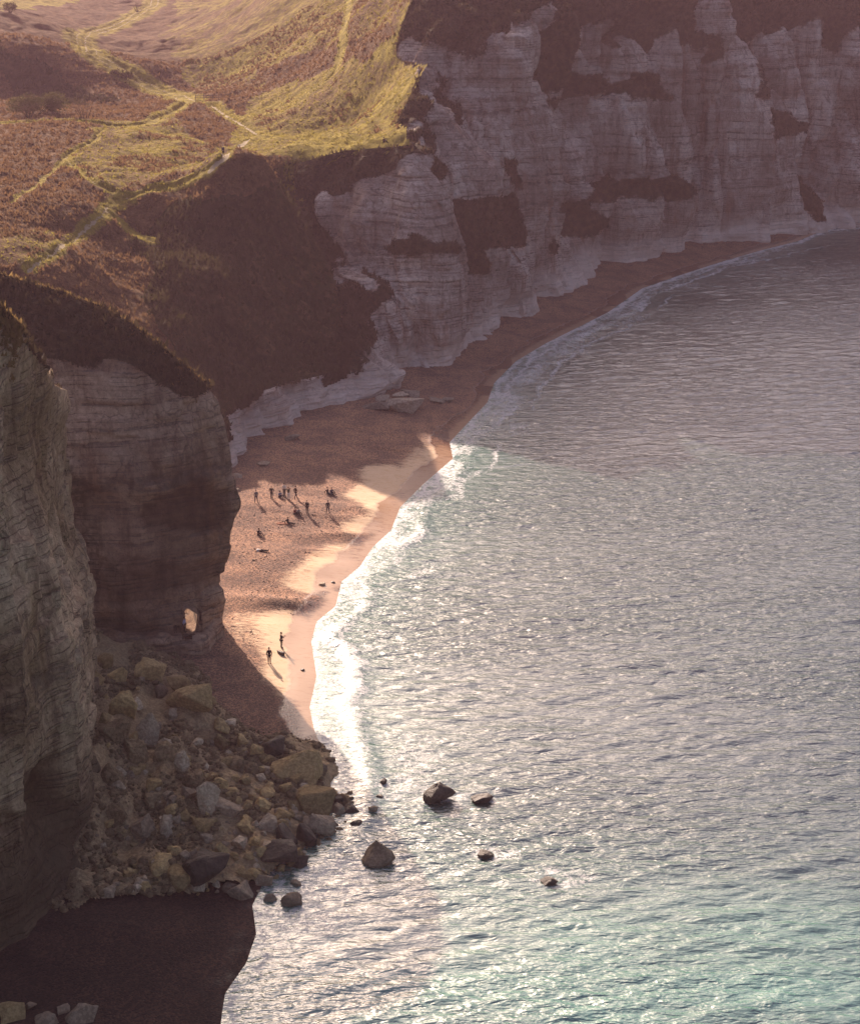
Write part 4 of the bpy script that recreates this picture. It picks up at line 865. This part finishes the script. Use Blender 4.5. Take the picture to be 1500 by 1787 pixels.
def octa_stones(name, pts, sizes, mat, label, ico=False):
    base = np.array([[1, 0, 0], [-1, 0, 0], [0, 1, 0], [0, -1, 0], [0, 0, .7], [0, 0, -.7]], float)
    tri = np.array([[0, 2, 4], [2, 1, 4], [1, 3, 4], [3, 0, 4], [2, 0, 5], [1, 2, 5], [3, 1, 5], [0, 3, 5]])
    if ico:
        bm = bmesh.new(); bmesh.ops.create_icosphere(bm, subdivisions=1, radius=1); base = np.array([v.co for v in bm.verts]) * np.array([1.1, .9, .75]); tri = np.array([[v.index for v in f.verts] for f in bm.faces]); bm.free()
    r = np.random.RandomState(9); n_ = len(pts); a = r.rand(n_) * 6.28; nb = len(base)
    ca, sa = np.cos(a)[:, None], np.sin(a)[:, None]
    b = base[None] * (0.65 + 0.6 * r.rand(n_, nb, 1)); X = b[..., 0] * ca - b[..., 1] * sa; Y = b[..., 0] * sa + b[..., 1] * ca
    V = np.stack([X, Y, b[..., 2]], -1) * np.asarray(sizes)[:, None, None] + np.asarray(pts)[:, None]
    F = (tri[None] + (np.arange(n_) * nb)[:, None, None]).reshape(-1, 3)
    o = link(name, mesh_np(name, V.reshape(-1, 3), F, mat, smooth=False)); return tag(o, label, kind='stuff')
r_ = np.random.RandomState(21); PX = r_.uniform(-36, -4, 16000); PYY = r_.uniform(124, 178, 16000); kk = inpoly(PX, PYY, TALPOLY); PX, PYY = PX[kk], PYY[kk]
dn = fbm(PX / 4, PYY / 4, 2.0, 2) > -0.15; PX, PYY = PX[dn], PYY[dn]
octa_stones('rubble', np.stack([PX, PYY, surf_h(PX, PYY) + 0.05], -1), 0.07 + 0.42 * r_.rand(len(PX)) ** 3, M['talus'], 'fine chalk rubble strewn over the rockfall', True)
# loose stones on the beach
PX = r_.uniform(-36, 30, 60000); PYY = r_.uniform(150, 330, 60000); d_, s_ = shore_sd(PX, PYY); kk = (d_ > 2) & (d_ < 34) & (fbm(PX / 6, PYY / 6, 9.0, 3) > -0.1); PX, PYY, d_, s_ = PX[kk], PYY[kk], d_[kk], s_[kk]
U_, V_ = proj(np.stack([PX, PYY, 0 * PX + 1], -1)); kk = np.ones(len(PX), bool)
for p, a in SAND:
    if a > 0.7: kk &= ~inpoly(U_, V_, p)
PX, PYY, d_, s_ = PX[kk], PYY[kk], d_[kk], s_[kk]
M['pebble'] = simple('pebble', (0.27, 0.19, 0.14), 0.8, 0.6)
octa_stones('pebbles', np.stack([PX, PYY, beach_h(PX, PYY, d_, s_) + 0.02], -1), 0.035 + 0.10 * r_.rand(len(PX)) ** 4, M['pebble'], 'loose pebbles over the shingle beach')

# ------------------------------------------------------------------ scrub, bushes and grass
def tufts(name, P, h, mat, label, seed=1, blades=3):
    r = np.random.RandomState(seed); n_ = len(P); V = []; 
    P = np.repeat(P, blades, 0); h = np.repeat(h, blades); m_ = len(P)
    a = r.rand(m_) * 6.28; w_ = h * (0.22 + 0.25 * r.rand(m_)); ln = h * r.uniform(0.1, 0.7, m_); la = r.rand(m_) * 6.28
    dx, dy = np.cos(a) * w_, np.sin(a) * w_
    base = P + np.stack([r.randn(m_) * h * .25, r.randn(m_) * h * .25, -0.12 * np.ones(m_)], -1)
    V = np.stack([base - np.stack([dx, dy, 0 * dx], -1), base + np.stack([dx, dy, 0 * dx], -1), base + np.stack([np.cos(la) * ln, np.sin(la) * ln, h * r.uniform(0.7, 1.2, m_)], -1)], 1)
    o = link(name, mesh_np(name, V.reshape(-1, 3), np.arange(m_ * 3).reshape(-1, 3), mat, smooth=False)); return tag(o, label, kind='stuff')
M['bracken'] = simple('bracken', (0.165, 0.096, 0.046), 0.9, 0.45, 0.35)
M['grass'] = simple('grass', (0.24, 0.20, 0.045), 0.9, 0.4, 0.45)
M['scrub'] = simple('scrub', (0.05, 0.042, 0.018), 0.9, 0.4, 0.25)
n_ = 95000; PX = r_.uniform(-110, 8, n_); PYY = 215 + 260 * r_.rand(n_) ** 1.25; kk = inpoly(PX, PYY, LAND) & (np.abs(PX + 0.0) < 0.25 * PYY); PX, PYY = PX[kk], PYY[kk]
PZ = land_h(PX, PYY); g_, c_, p_ = land_attrs(PX, PYY, PZ); ed_, _ = polydist(PX, PYY, RIM2)
PZ2 = PZ + relief(PX, PYY, PZ) * (0.25 + 0.75 * sstep(0, 6, ed_)) * (1 - 0.3 * np.clip(g_, 0, 1))
gm = (g_ + 0.35 * fbm(PX / 6, PYY / 6, 3.0, 3)) > 0.38; ok = ~p_
U_, V_ = proj(P3 := np.stack([PX, PYY, PZ2], -1)); dk = np.zeros(len(PX), bool)
for p in SCRUB_AND_SHADE: dk |= inpoly(U_ + 70 * fbm(PX / 16, PYY / 16, 8.0, 4), V_ + 40 * fbm(PX / 16, PYY / 16, 3.0, 4), p)
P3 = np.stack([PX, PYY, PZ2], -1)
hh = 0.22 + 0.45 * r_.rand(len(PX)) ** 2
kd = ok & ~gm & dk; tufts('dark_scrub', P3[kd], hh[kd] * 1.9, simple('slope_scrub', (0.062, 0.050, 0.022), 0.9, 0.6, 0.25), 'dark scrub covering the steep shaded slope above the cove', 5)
ok2 = ok & ~gm & ~dk
tufts('bracken_scrub', P3[ok2], hh[ok2] * 1.15, M['bracken'], 'rusty bracken and dry stems over the hillside', 3)
tufts('long_grass', P3[ok & gm], hh[ok & gm] * 0.75, M['grass'], 'sunlit yellow-green grass over the hillside and cliff edge', 4)
# turf fringe on the rims of the headland and the near cliff
fr = []
hr, nr_ = RIMS['headland'], RIMS['near_cliff']
for rim, k, hgt_ in ((hr[:int(np.argmax(hr[:, 0])) + 1], 5200, 1.0), (nr_[:int(np.argmax(nr_[:, 0])) + 1], 2400, 0.6)):
    L = np.concatenate([[0], np.cumsum(np.linalg.norm(np.diff(rim, axis=0), axis=1))]); t_ = r_.rand(k) * L[-1]
    p_ = np.stack([np.interp(t_, L, rim[:, i]) for i in range(3)], -1); off = np.abs(r_.randn(k)) * 1.1
    p_[:, 1] -= off; p_[:, 2] -= off * 0.95; fr.append(p_ + np.array([0, 0.25, 0.02]))
fr = np.concatenate(fr); tufts('rim_grass', fr, 0.15 + 0.42 * r_.rand(len(fr)) ** 2, simple('dry_grass', (0.20, 0.13, 0.05), 0.9, 0.4, 0.45), 'dry grass fringe along the rims of the headland and near cliff', 6)
sp_ = np.concatenate(SCRUBPTS); tufts('cliff_scrub', sp_, 0.25 + 0.65 * r_.rand(len(sp_)) ** 2, simple('cliff_scrub', (0.052, 0.038, 0.020), 0.9, 0.5, 0.3), 'dark scrub and grass clinging to the cliff ledges', 8)
def bush(u, v, wpx, hpx, mat, label, seed, nl=1500, bare=False, group='bushes of the valley'):
    b = grnd(u, v + hpx * 0.45); zc = b[1] * cp + (CAMZ - b[2]) * sp; W, H = wpx / FPX * zc / 2, hpx / FPX * zc
    o = empty('bush', b); r = np.random.RandomState(seed); vs = []; fs = []
    lob = [(r.uniform(-.75, .75) * W, r.uniform(-.5, .5) * W * .6, H * r.uniform(.3, .68), r.uniform(.28, .45)) for _ in range(11)]
    for i in range(nl):
        lx, ly, lz, lr = lob[r.randint(11)]; dv = r.randn(3); dv /= np.linalg.norm(dv); q = np.array([lx, ly, lz]) + dv * np.array([W * lr, W * lr * .7, H * lr * 1.0]) * r.uniform(.6, 1.08)
        if q[2] < 0: continue
        a = r.randn(3); a /= np.linalg.norm(a); c_ = np.cross(a, r.randn(3)); c_ /= np.linalg.norm(c_); s_ = r.uniform(.10, .26) * (0.45 if bare else 1.0)
        k = len(vs); vs += [q - a * s_, q + c_ * s_ * (.25 if bare else .6), q + a * s_, q - c_ * s_ * (.25 if bare else .6)]; fs.append((k, k + 1, k + 2, k + 3))
    link('crown', mesh_np('crown', np.array(vs), fs, mat, smooth=False), o)
    bm = bmesh.new()
    for i in range(9):
        a = r.uniform(0, 6.28); tip = Vector((lob[i][0], lob[i][1], lob[i][2])); st = Vector((lob[i][0] * .25, lob[i][1] * .25, -.3))
        dr = (tip - st); q = dr.to_track_quat('Z', 'Y').to_matrix().to_4x4(); q.translation = st + dr * .5
        bmesh.ops.create_cone(bm, cap_ends=True, segments=6, radius1=.09, radius2=.03, depth=dr.length, matrix=q)
    me = bpy.data.meshes.new('stems'); bm.to_mesh(me); bm.free(); me.materials.append(M['scrub']); link('stems', me, o)
    tag(o, label, 'bush', group)
M['bushleaf'] = simple('gorse_leaf', (0.085, 0.072, 0.024), 0.85, 0.4, 0.3); M['baretwig'] = simple('bare_twig', (0.12, 0.075, 0.05), 0.9, 0.3, 0.2)
bush(60, 178, 108, 40, M['bushleaf'], 'widest dense hedge-like bush with a sunlit top at the left edge', 1, 5200)
bush(148, 188, 60, 46, M['baretwig'], 'brown leafless thicket right of the hedge-like bush', 2, 2600, True)
bush(220, 131, 30, 18, M['bushleaf'], 'small dark bush left of the wide track', 3, 900)
bush(200, 127, 20, 12, M['bushleaf'], 'smallest bush just left of the small dark one', 4, 500)
bush(240, 8, 40, 24, M['baretwig'], 'brown bush beside the track at the top edge', 5, 1100, True)
bush(18, 12, 26, 18, M['bushleaf'], 'lone bush at the edge of the bright field', 6, 700)
bush(50, 192, 34, 26, M['baretwig'], 'pale bare shrub in front of the hedge-like bush', 7, 1200, True)

# wooden fence beside the track
f0, f1 = grnd(341, 175), grnd(402, 172); fo = empty('fence', f0); wd = simple('weathered_wood', (0.10, 0.075, 0.055), 0.9, 0.3)
def boxme(name, sx, sy, sz):
    bm = bmesh.new(); bmesh.ops.create_cube(bm, size=1); 
    for v in bm.verts: v.co = Vector((v.co.x * sx, v.co.y * sy, v.co.z * sz))
    bmesh.ops.bevel(bm, geom=list(bm.edges), offset=min(sx, sy, sz) * .15, segments=1, affect='EDGES'); me = bpy.data.meshes.new(name); bm.to_mesh(me); bm.free(); me.materials.append(wd); return me
pm = boxme('post', .14, .14, 1.5); dv = Vector(f1 - f0); yaw = math.atan2(dv.y, dv.x)
for i in range(5):
    p = Vector(f0) + dv * i / 4; o = link('post', pm, fo, (p.x - f0[0], p.y - f0[1], float(land_h(p.x, p.y)) - f0[2] + .55)); o.rotation_euler = (0, 0.03 * (-1) ** i, yaw)
    if i < 4:
        q = Vector(f0) + dv * (i + 1) / 4; za, zb = float(land_h(p.x, p.y)), float(land_h(q.x, q.y)); ln = math.hypot(q.x - p.x, q.y - p.y); rm = boxme('rail', ln * 1.02, .05, .12)
        for hz_ in (.55, 1.0):
            o = link('rail', rm, fo, ((p.x + q.x) / 2 - f0[0], (p.y + q.y) / 2 - f0[1] - .09, (za + zb) / 2 - f0[2] + hz_)); o.rotation_euler = (0, -math.atan2(zb - za, ln), yaw)
tag(fo, 'short post and rail fence beside the bend of the track', 'fence')

# ------------------------------------------------------------------ people
def skin_mesh(name, joints, edges, root, sub=1):
    names = list(joints); idx = {k: i for i, k in enumerate(names)}
    me = bpy.data.meshes.new(name); me.from_pydata([joints[k][0] for k in names], [(idx[a], idx[b]) for a, b in edges], []); me.update()
    o = bpy.data.objects.new(name, me); col.objects.link(o)
    md = o.modifiers.new('skin', 'SKIN'); md.use_smooth_shade = True
    for k in names:
        sv = me.skin_vertices[0].data[idx[k]]; r = joints[k][1]; sv.radius = r if isinstance(r, tuple) else (r, r); sv.use_root = (k == root)
    if sub: s2 = o.modifiers.new('sub', 'SUBSURF'); s2.levels = sub; s2.render_levels = sub
    dg = bpy.context.evaluated_depsgraph_get(); ev = o.evaluated_get(dg); out = bpy.data.meshes.new_from_object(ev); out.name = name
    bpy.data.objects.remove(o); return out
def mirror(j):
    out = {}
    for k, (p, r) in j.items():
        if k.endswith('.L'):
            out[k] = (p, r)
            if k[:-2] + '.R' not in j: out[k[:-2] + '.R'] = ((-p[0], p[1], p[2]), r)
        else: out[k] = (p, r)
    return out
def pose(kind):
    T = {'pelvis': ((0, 0, .95), (.15, .11)), 'waist': ((0, 0, 1.10), (.14, .10)), 'chest': ((0, 0, 1.33), (.17, .115)), 'neck': ((0, .0, 1.49), .058), 'throat': ((0, -.01, 1.55), .055)}
    A = {'shoulder.L': ((.17, 0, 1.42), .062), 'elbow.L': ((.25, .03, 1.15), .044), 'wrist.L': ((.25, -.05, .90), .03)}
    Lg = {'hip.L': ((.09, 0, .90), .088), 'knee.L': ((.10, -.02, .50), .06), 'ankle.L': ((.10, .03, .10), .042), 'toe.L': ((.12, -.13, .05), .038)}
    head = Vector((0, -.02, 1.66))
    if kind == 'apart': Lg.update({'knee.L': ((.15, -.02, .50), .06), 'ankle.L': ((.19, .02, .10), .042), 'toe.L': ((.24, -.13, .05), .038)})
    if kind == 'walk':
        Lg.update({'knee.L': ((.09, -.17, .52), .06), 'ankle.L': ((.09, -.22, .11), .042), 'toe.L': ((.09, -.38, .07), .038), 'knee.R': ((-.09, .05, .50), .06), 'ankle.R': ((-.09, .30, .16), .042), 'toe.R': ((-.09, .17, .05), .038), 'hip.R': ((-.09, 0, .90), .088)})
        A.update({'elbow.L': ((.24, .14, 1.17), .044), 'wrist.L': ((.22, .10, .92), .03), 'shoulder.R': ((-.17, 0, 1.42), .062), 'elbow.R': ((-.24, -.06, 1.16), .044), 'wrist.R': ((-.20, -.24, 1.00), .03)})
    if kind == 'photo': A.update({'elbow.L': ((.24, -.10, 1.18), .044), 'wrist.L': ((.10, -.32, 1.28), .03)})
    if kind == 'hips': A.update({'elbow.L': ((.38, .06, 1.20), .046), 'wrist.L': ((.19, -.06, 1.02), .03)})
    if kind == 'arms_up': A.update({'elbow.L': ((.30, -.18, 1.36), .044), 'wrist.L': ((.14, -.26, 1.58), .03)})
    if kind in ('sit', 'sit_back'):
        b = .0 if kind == 'sit' else .14
        T = {'pelvis': ((0, 0, .13), (.15, .12)), 'waist': ((0, .02 + b * .5, .28), (.14, .10)), 'chest': ((0, .0 + b, .50), (.17, .115)), 'neck': ((0, -.03 + b, .66), .058), 'throat': ((0, -.05 + b, .72), .055)}
        head = Vector((0, -.07 + b, .83))
        Lg = {'hip.L': ((.09, -.06, .13), .09), 'knee.L': ((.13, -.42, .46), .062), 'ankle.L': ((.13, -.66, .10), .042), 'toe.L': ((.14, -.82, .05), .038)}
        A = {'shoulder.L': ((.17, b, .58), .062), 'elbow.L': ((.27, -.18, .40), .044), 'wrist.L': ((.12, -.42, .46), .03)} if kind == 'sit' else {'shoulder.L': ((.17, b, .58), .062), 'elbow.L': ((.25, .30, .34), .044), 'wrist.L': ((.25, .38, .07), .03)}
        if kind == 'sit_back': Lg = {'hip.L': ((.09, -.06, .12), .09), 'knee.L': ((.12, -.46, .18), .062), 'ankle.L': ((.12, -.86, .08), .042), 'toe.L': ((.14, -.92, .20), .038)}
    if kind == 'lie':
        T = {'pelvis': ((0, 0, .13), (.15, .12)), 'waist': ((0, .18, .14), (.14, .10)), 'chest': ((0, .42, .17), (.17, .115)), 'neck': ((0, .57, .22), .058), 'throat': ((0, .62, .25), .055)}
        head = Vector((0, .73, .30)); Lg = {'hip.L': ((.09, -.06, .12), .09), 'knee.L': ((.11, -.46, .14), .062), 'ankle.L': ((.12, -.88, .08), .042), 'toe.L': ((.15, -.93, .20), .038)}
        A = {'shoulder.L': ((.18, .46, .17), .062), 'elbow.L': ((.36, .35, .09), .044), 'wrist.L': ((.30, .10, .08), .03)}
    T, A, Lg = mirror(T), mirror(A), mirror(Lg)
    return T, A, Lg, head
def blob(bm, c, r, rot=None, seg=10, ring=7):
    m = Matrix.Translation(c) @ (rot.to_matrix().to_4x4() if rot else Matrix.Identity(4)) @ Matrix.Diagonal((*r, 1)); return bmesh.ops.create_uvsphere(bm, u_segments=seg, v_segments=ring, radius=1, matrix=m)['verts']
PM = {}
def pose_meshes(kind):
    if kind in PM: return PM[kind]
    T, A, Lg, head = pose(kind)
    J = {}; J.update(T); J.update(A); J.update(Lg)
    E = [('pelvis', 'waist'), ('waist', 'chest'), ('chest', 'neck'), ('neck', 'throat')]
    for s in 'LR': E += [('chest', f'shoulder.{s}'), (f'shoulder.{s}', f'elbow.{s}'), (f'elbow.{s}', f'wrist.{s}'), ('pelvis', f'hip.{s}'), (f'hip.{s}', f'knee.{s}'), (f'knee.{s}', f'ankle.{s}'), (f'ankle.{s}', f'toe.{s}')]
    for s in 'LR':                                   # palm and five fingers
        w_, e_ = Vector(J[f'wrist.{s}'][0]), Vector(J[f'elbow.{s}'][0]); d = (w_ - e_).normalized(); sd = d.cross(Vector((0, 1, .2))).normalized(); nr = d.cross(sd).normalized()
        J[f'palm.{s}'] = (tuple(w_ + d * .07), (.034, .018)); E.append((f'wrist.{s}', f'palm.{s}'))
        for i, (off, ln) in enumerate(((-.030, .075), (-.010, .088), (.010, .082), (.030, .064))):
            k1, k2 = f'knuckle{i}.{s}', f'tip{i}.{s}'; p1 = w_ + d * .11 + sd * off
            J[k1] = (tuple(p1 + nr * .006), .0095); J[k2] = (tuple(p1 + d * ln * .8 + nr * ln * .5), .008); E += [(f'palm.{s}', k1), (k1, k2)]
        t1 = w_ + d * .05 + sd * -.05; J[f'thumb.{s}'] = (tuple(t1), .011); J[f'thumbtip.{s}'] = (tuple(t1 + d * .045 - sd * .012 + nr * .015), .009); E += [(f'palm.{s}', f'thumb.{s}'), (f'thumb.{s}', f'thumbtip.{s}')]
    body = skin_mesh('body', J, E, 'pelvis')
    up = (head - Vector(J['throat'][0])).normalized(); fw = Vector((0, -1, 0)); fw = (fw - up * fw.dot(up)).normalized(); rt = fw.cross(up)
    Rm = Matrix((rt, -fw, up)).transposed()
    bm = bmesh.new(); bm.from_mesh(body); rot = Rm.to_quaternion()
    blob(bm, head, (.078, .098, .115), rot); blob(bm, head + Rm @ Vector((0, -.05, -.07)), (.05, .05, .045), rot)     # skull and jaw
    blob(bm, head + Rm @ Vector((0, -.102, -.015)), (.014, .022, .022), rot, 6, 4)                                # nose
    blob(bm, head + Rm @ Vector((0, -.092, -.062)), (.026, .012, .008), rot, 6, 4)                                # lips
    for s in (-1, 1): blob(bm, head + Rm @ Vector((.078 * s, .01, -.005)), (.012, .022, .032), rot, 6, 4)         # ears
    bm.to_mesh(body); bm.free(); body.polygons.foreach_set('use_smooth', np.ones(len(body.polygons), bool))
    bm = bmesh.new()
    for s in (-1, 1): blob(bm, head + Rm @ Vector((.032 * s, -.090, .012)), (.012, .010, .009), rot, 6, 4)
    eyes = bpy.data.meshes.new('eyes'); bm.to_mesh(eyes); bm.free()
    g = lambda r, k: (tuple(x * k + .012 for x in r) if isinstance(r, tuple) else r * k + .012)
    SJ = {k: (p, g(r, 1.06)) for k, (p, r) in {**T, **A}.items() if k != 'throat'}
    for s in 'LR':
        w_, e_ = Vector(SJ[f'wrist.{s}'][0]), Vector(SJ[f'elbow.{s}'][0]); SJ[f'wrist.{s}'] = (tuple(w_ + (e_ - w_) * .12), .043)
    nk, ch = Vector(SJ['neck'][0]), Vector(SJ['chest'][0]); SJ['neck'] = (tuple(nk * .7 + ch * .3), .085)
    shirt = skin_mesh('jacket', SJ, [e for e in E if e[0] in SJ and e[1] in SJ], 'chest')
    TJ = {k: (p, g(r, 1.06)) for k, (p, r) in Lg.items() if 'toe' not in k}; TJ['pelvis'] = (T['pelvis'][0], g(T['pelvis'][1], 1.0))
    trs = skin_mesh('trousers', TJ, [e for e in E if e[0] in TJ and e[1] in TJ], 'pelvis')
    bm = bmesh.new(); vs = blob(bm, head + Rm @ Vector((0, .014, .018)), (.090, .104, .118), rot, 12, 9)
    bmesh.ops.delete(bm, geom=[v for v in bm.verts if (Rm.transposed() @ (v.co - head)).y < -.045 and (Rm.transposed() @ (v.co - head)).z < .06 or (Rm.transposed() @ (v.co - head)).z < -.07], context='VERTS')
    hair = bpy.data.meshes.new('hair'); bm.to_mesh(hair); bm.free()
    shoes = []
    for s in 'LR':
        bm = bmesh.new(); a, t_ = Vector(Lg[f'ankle.{s}'][0]), Vector(Lg[f'toe.{s}'][0]); d = (t_ - a); d2 = d.normalized()
        blob(bm, a * .45 + t_ * .55 + Vector((0, 0, -.012 if kind in ('stand',) else 0)), (.052, .15, .05), d2.to_track_quat('-Y', 'Z')); me = bpy.data.meshes.new('shoe'); bm.to_mesh(me); bm.free(); shoes.append(me)
    ms = {'body': body, 'eyes': eyes, 'jacket': shirt, 'trousers': trs, 'hair': hair, 'shoe': shoes}
    for k, m in ms.items():
        for me in (m if isinstance(m, list) else [m]):
            me.materials.clear(); me.materials.append(None); me.polygons.foreach_set('use_smooth', np.ones(len(me.polygons), bool))
    PM[kind] = ms; return ms
CM = {}
def cm(c):
    if c not in CM: CM[c] = simple('cloth_%d' % len(CM), c, 0.9, 0.15)
    return CM[c]
SKIN = simple('skin', (0.42, 0.25, 0.17), 0.6, 0.1); SHOE = simple('shoe_leather', (0.03, 0.025, 0.022), 0.7, 0.2)
def person(base, kind, rz, top, leg, hair, label, h=1.0, group=None, skirt=None, dress=None):
    ms = pose_meshes(kind); o = empty('person', base, rz); o.scale = (h, h, h)
    def part(nm, me, mat):
        c = link(nm, me, o); c.material_slots[0].link = 'OBJECT'; c.material_slots[0].material = mat
    part('body', ms['body'], SKIN); part('eyes', ms['eyes'], SHOE); part('jacket', ms['jacket'], cm(top)); part('trousers', ms['trousers'], cm(leg)); part('hair', ms['hair'], cm(hair))
    for s in ms['shoe']: part('shoe', s, SHOE)
    return tag(o, label, 'person', group)
def ppl(u, v, *a, **k):
    p = GB(u, v); p[2] = float(beach_h(p[0], p[1])) - 0.01; return person(p, *a, **k)
BLK, NVY, BRN, GRY, WHT, BLU, RED, GRN, TAN, DGY = (.018, .016, .018), (.02, .024, .05), (.07, .04, .025), (.16, .15, .16), (.6, .58, .55), (.10, .13, .22), (.22, .04, .03), (.07, .075, .04), (.25, .17, .10), (.05, .05, .055)
HB, HD, HL = (.05, .028, .015), (.014, .011, .01), (.45, .33, .20)
ppl(470, 1158, 'stand', 0.3, BLK, BLK, HD, 'person in black with arms at the sides, nearest the shadow edge on the sand', h=1.02)
ppl(491, 1131, 'photo', 1.9, BLK, BLK, HD, 'person in black holding both hands up in front, above the oval stone', h=1.02)
ppl(447, 877, 'apart', 0.4, GRY, NVY, HB, 'person in grey top standing legs apart, leftmost on the beach', h=.98)
ppl(474, 870, 'hips', -0.3, BLK, BLK, HB, 'person in wide black jacket standing alone right of the leftmost one', h=.95)
ppl(488, 868, 'sit', 0.9, BLU, NVY, HD, 'person in blue crouching on the shingle at the feet of the standing group', h=1.0)
ppl(496, 866, 'stand', 2.6, WHT, DGY, HD, 'tallest person of the group, in a white top, facing inland', h=1.03)
ppl(503.5, 872.5, 'arms_up', 3.4, GRN, WHT, HB, 'person in olive top and white trousers raising arms to the face', h=1.0)
ppl(516, 870, 'walk', 2.2, BRN, BLK, HB, 'person in brown jacket at the right of the standing group', h=.98)
ppl(536, 896, 'stand', 2.8, BLK, BLK, HL, 'fair-haired person in a long black coat standing below the group', h=1.02)
ppl(572, 895, 'apart', 0.2, BLK, DGY, HB, 'slim person in black standing apart, nearest the sea', h=.95)
ppl(572, 862, 'sit_back', 0.9, BLK, DGY, HD, 'person in black, left of the seated pair high on the beach')
ppl(578, 862, 'sit', 0.8, NVY, BLK, HD, 'person in navy, right of the seated pair high on the beach')
ppl(514.5, 897.5, 'sit', 0.9, RED, BLK, HB, 'person in a red top sitting left in the pair below the group')
ppl(520, 898, 'sit', 0.7, GRY, BLK, HL, 'fair-haired person in grey sitting right in the pair below the group')
ppl(503, 914, 'sit_back', 1.1, BLK, BLK, HL, 'fair-haired person in black sitting with legs stretched on a brown towel')
ppl(451, 934, 'sit', 0.9, BLK, DGY, HD, 'person in black and grey sitting alone on the left shingle')
ppl(455, 962, 'lie', 1.45, WHT, BLK, HB, 'person in a light top lying flat on the shingle')
ps = PY(306, 1104, FINY - 0.8); person((ps[0], ps[1], ps[2]), 'stand', 0.4, BLK, BLK, HD, 'dark figure standing on the rock ledge left of the hole')
ps = PY(322.5, 1103, FINY - 0.9); person((ps[0], ps[1], ps[2]), 'stand', 1.2, (.45, .45, .62), BLK, HD, 'person in a pale lilac top on the ledge beside the hole', h=.97)
ps = PY(334, 1068, FINY + 7.5); person((ps[0], ps[1], ps[2]), 'stand', 0.0, BLK, BLK, HD, 'dark silhouette standing inside the hole through the headland', h=.9)
ps = grnd(389.5, 274); ps[2] = float(land_h(ps[0], ps[1])) ; person(ps, 'walk', 0.5, NVY, BLK, HD, 'lone hiker walking on the chalk path of the hillside', h=1.02)
ps = grnd(669, 249); ps[2] = float(land_h(ps[0], ps[1])); person(ps, 'sit', 1.2, BRN, BLK, HD, 'person sitting near the grassy cliff edge above the buttress')
# towel under the seated sunbather
tp_ = GB(493, 914); bm = bmesh.new(); bmesh.ops.create_grid(bm, x_segments=14, y_segments=8, size=0.5)
for v in bm.verts: v.co = Vector((v.co.x * 1.5, v.co.y * .8, .05 + .03 * math.sin(v.co.x * 9) * math.cos(v.co.y * 7)))
bmesh.ops.solidify(bm, geom=list(bm.faces), thickness=.02); me = bpy.data.meshes.new('towel'); bm.to_mesh(me); bm.free(); me.materials.append(simple('towel_cloth', (.17, .06, .03), .95, .2))
o = link('towel', me, None, (tp_[0], tp_[1], tp_[2] + .02)); tag(o, 'red-brown towel spread on the shingle beside the fair-haired sitter', 'towel')
# ------------------------------------------------------------------ haze
def make_haze():
    bm = bmesh.new(); bmesh.ops.create_cube(bm, size=1.0)
    me = bpy.data.meshes.new('haze'); 
    for v in bm.verts: v.co = Vector((v.co.x * 6200, (v.co.y) * 6200, -7.5 + (v.co.z + 0.5) * 97.5))
    bm.to_mesh(me); bm.free()
    m, t, out = newmat('sea_haze'); pv = t.nodes.new('ShaderNodeVolumePrincipled')
    pv.inputs['Color'].default_value = (0.96, 0.62, 0.76, 1); pv.inputs['Density'].default_value = HAZE_DENSITY; pv.inputs['Anisotropy'].default_value = 0.25  # pink tint added to imitate the veil of lens flare
    t.links.new(pv.outputs[0], out.inputs['Volume']); me.materials.append(m)
    o = link('haze', me); tag(o, 'sea haze over the whole bay, tinted pink to stand in for lens flare', kind='stuff')
make_haze()
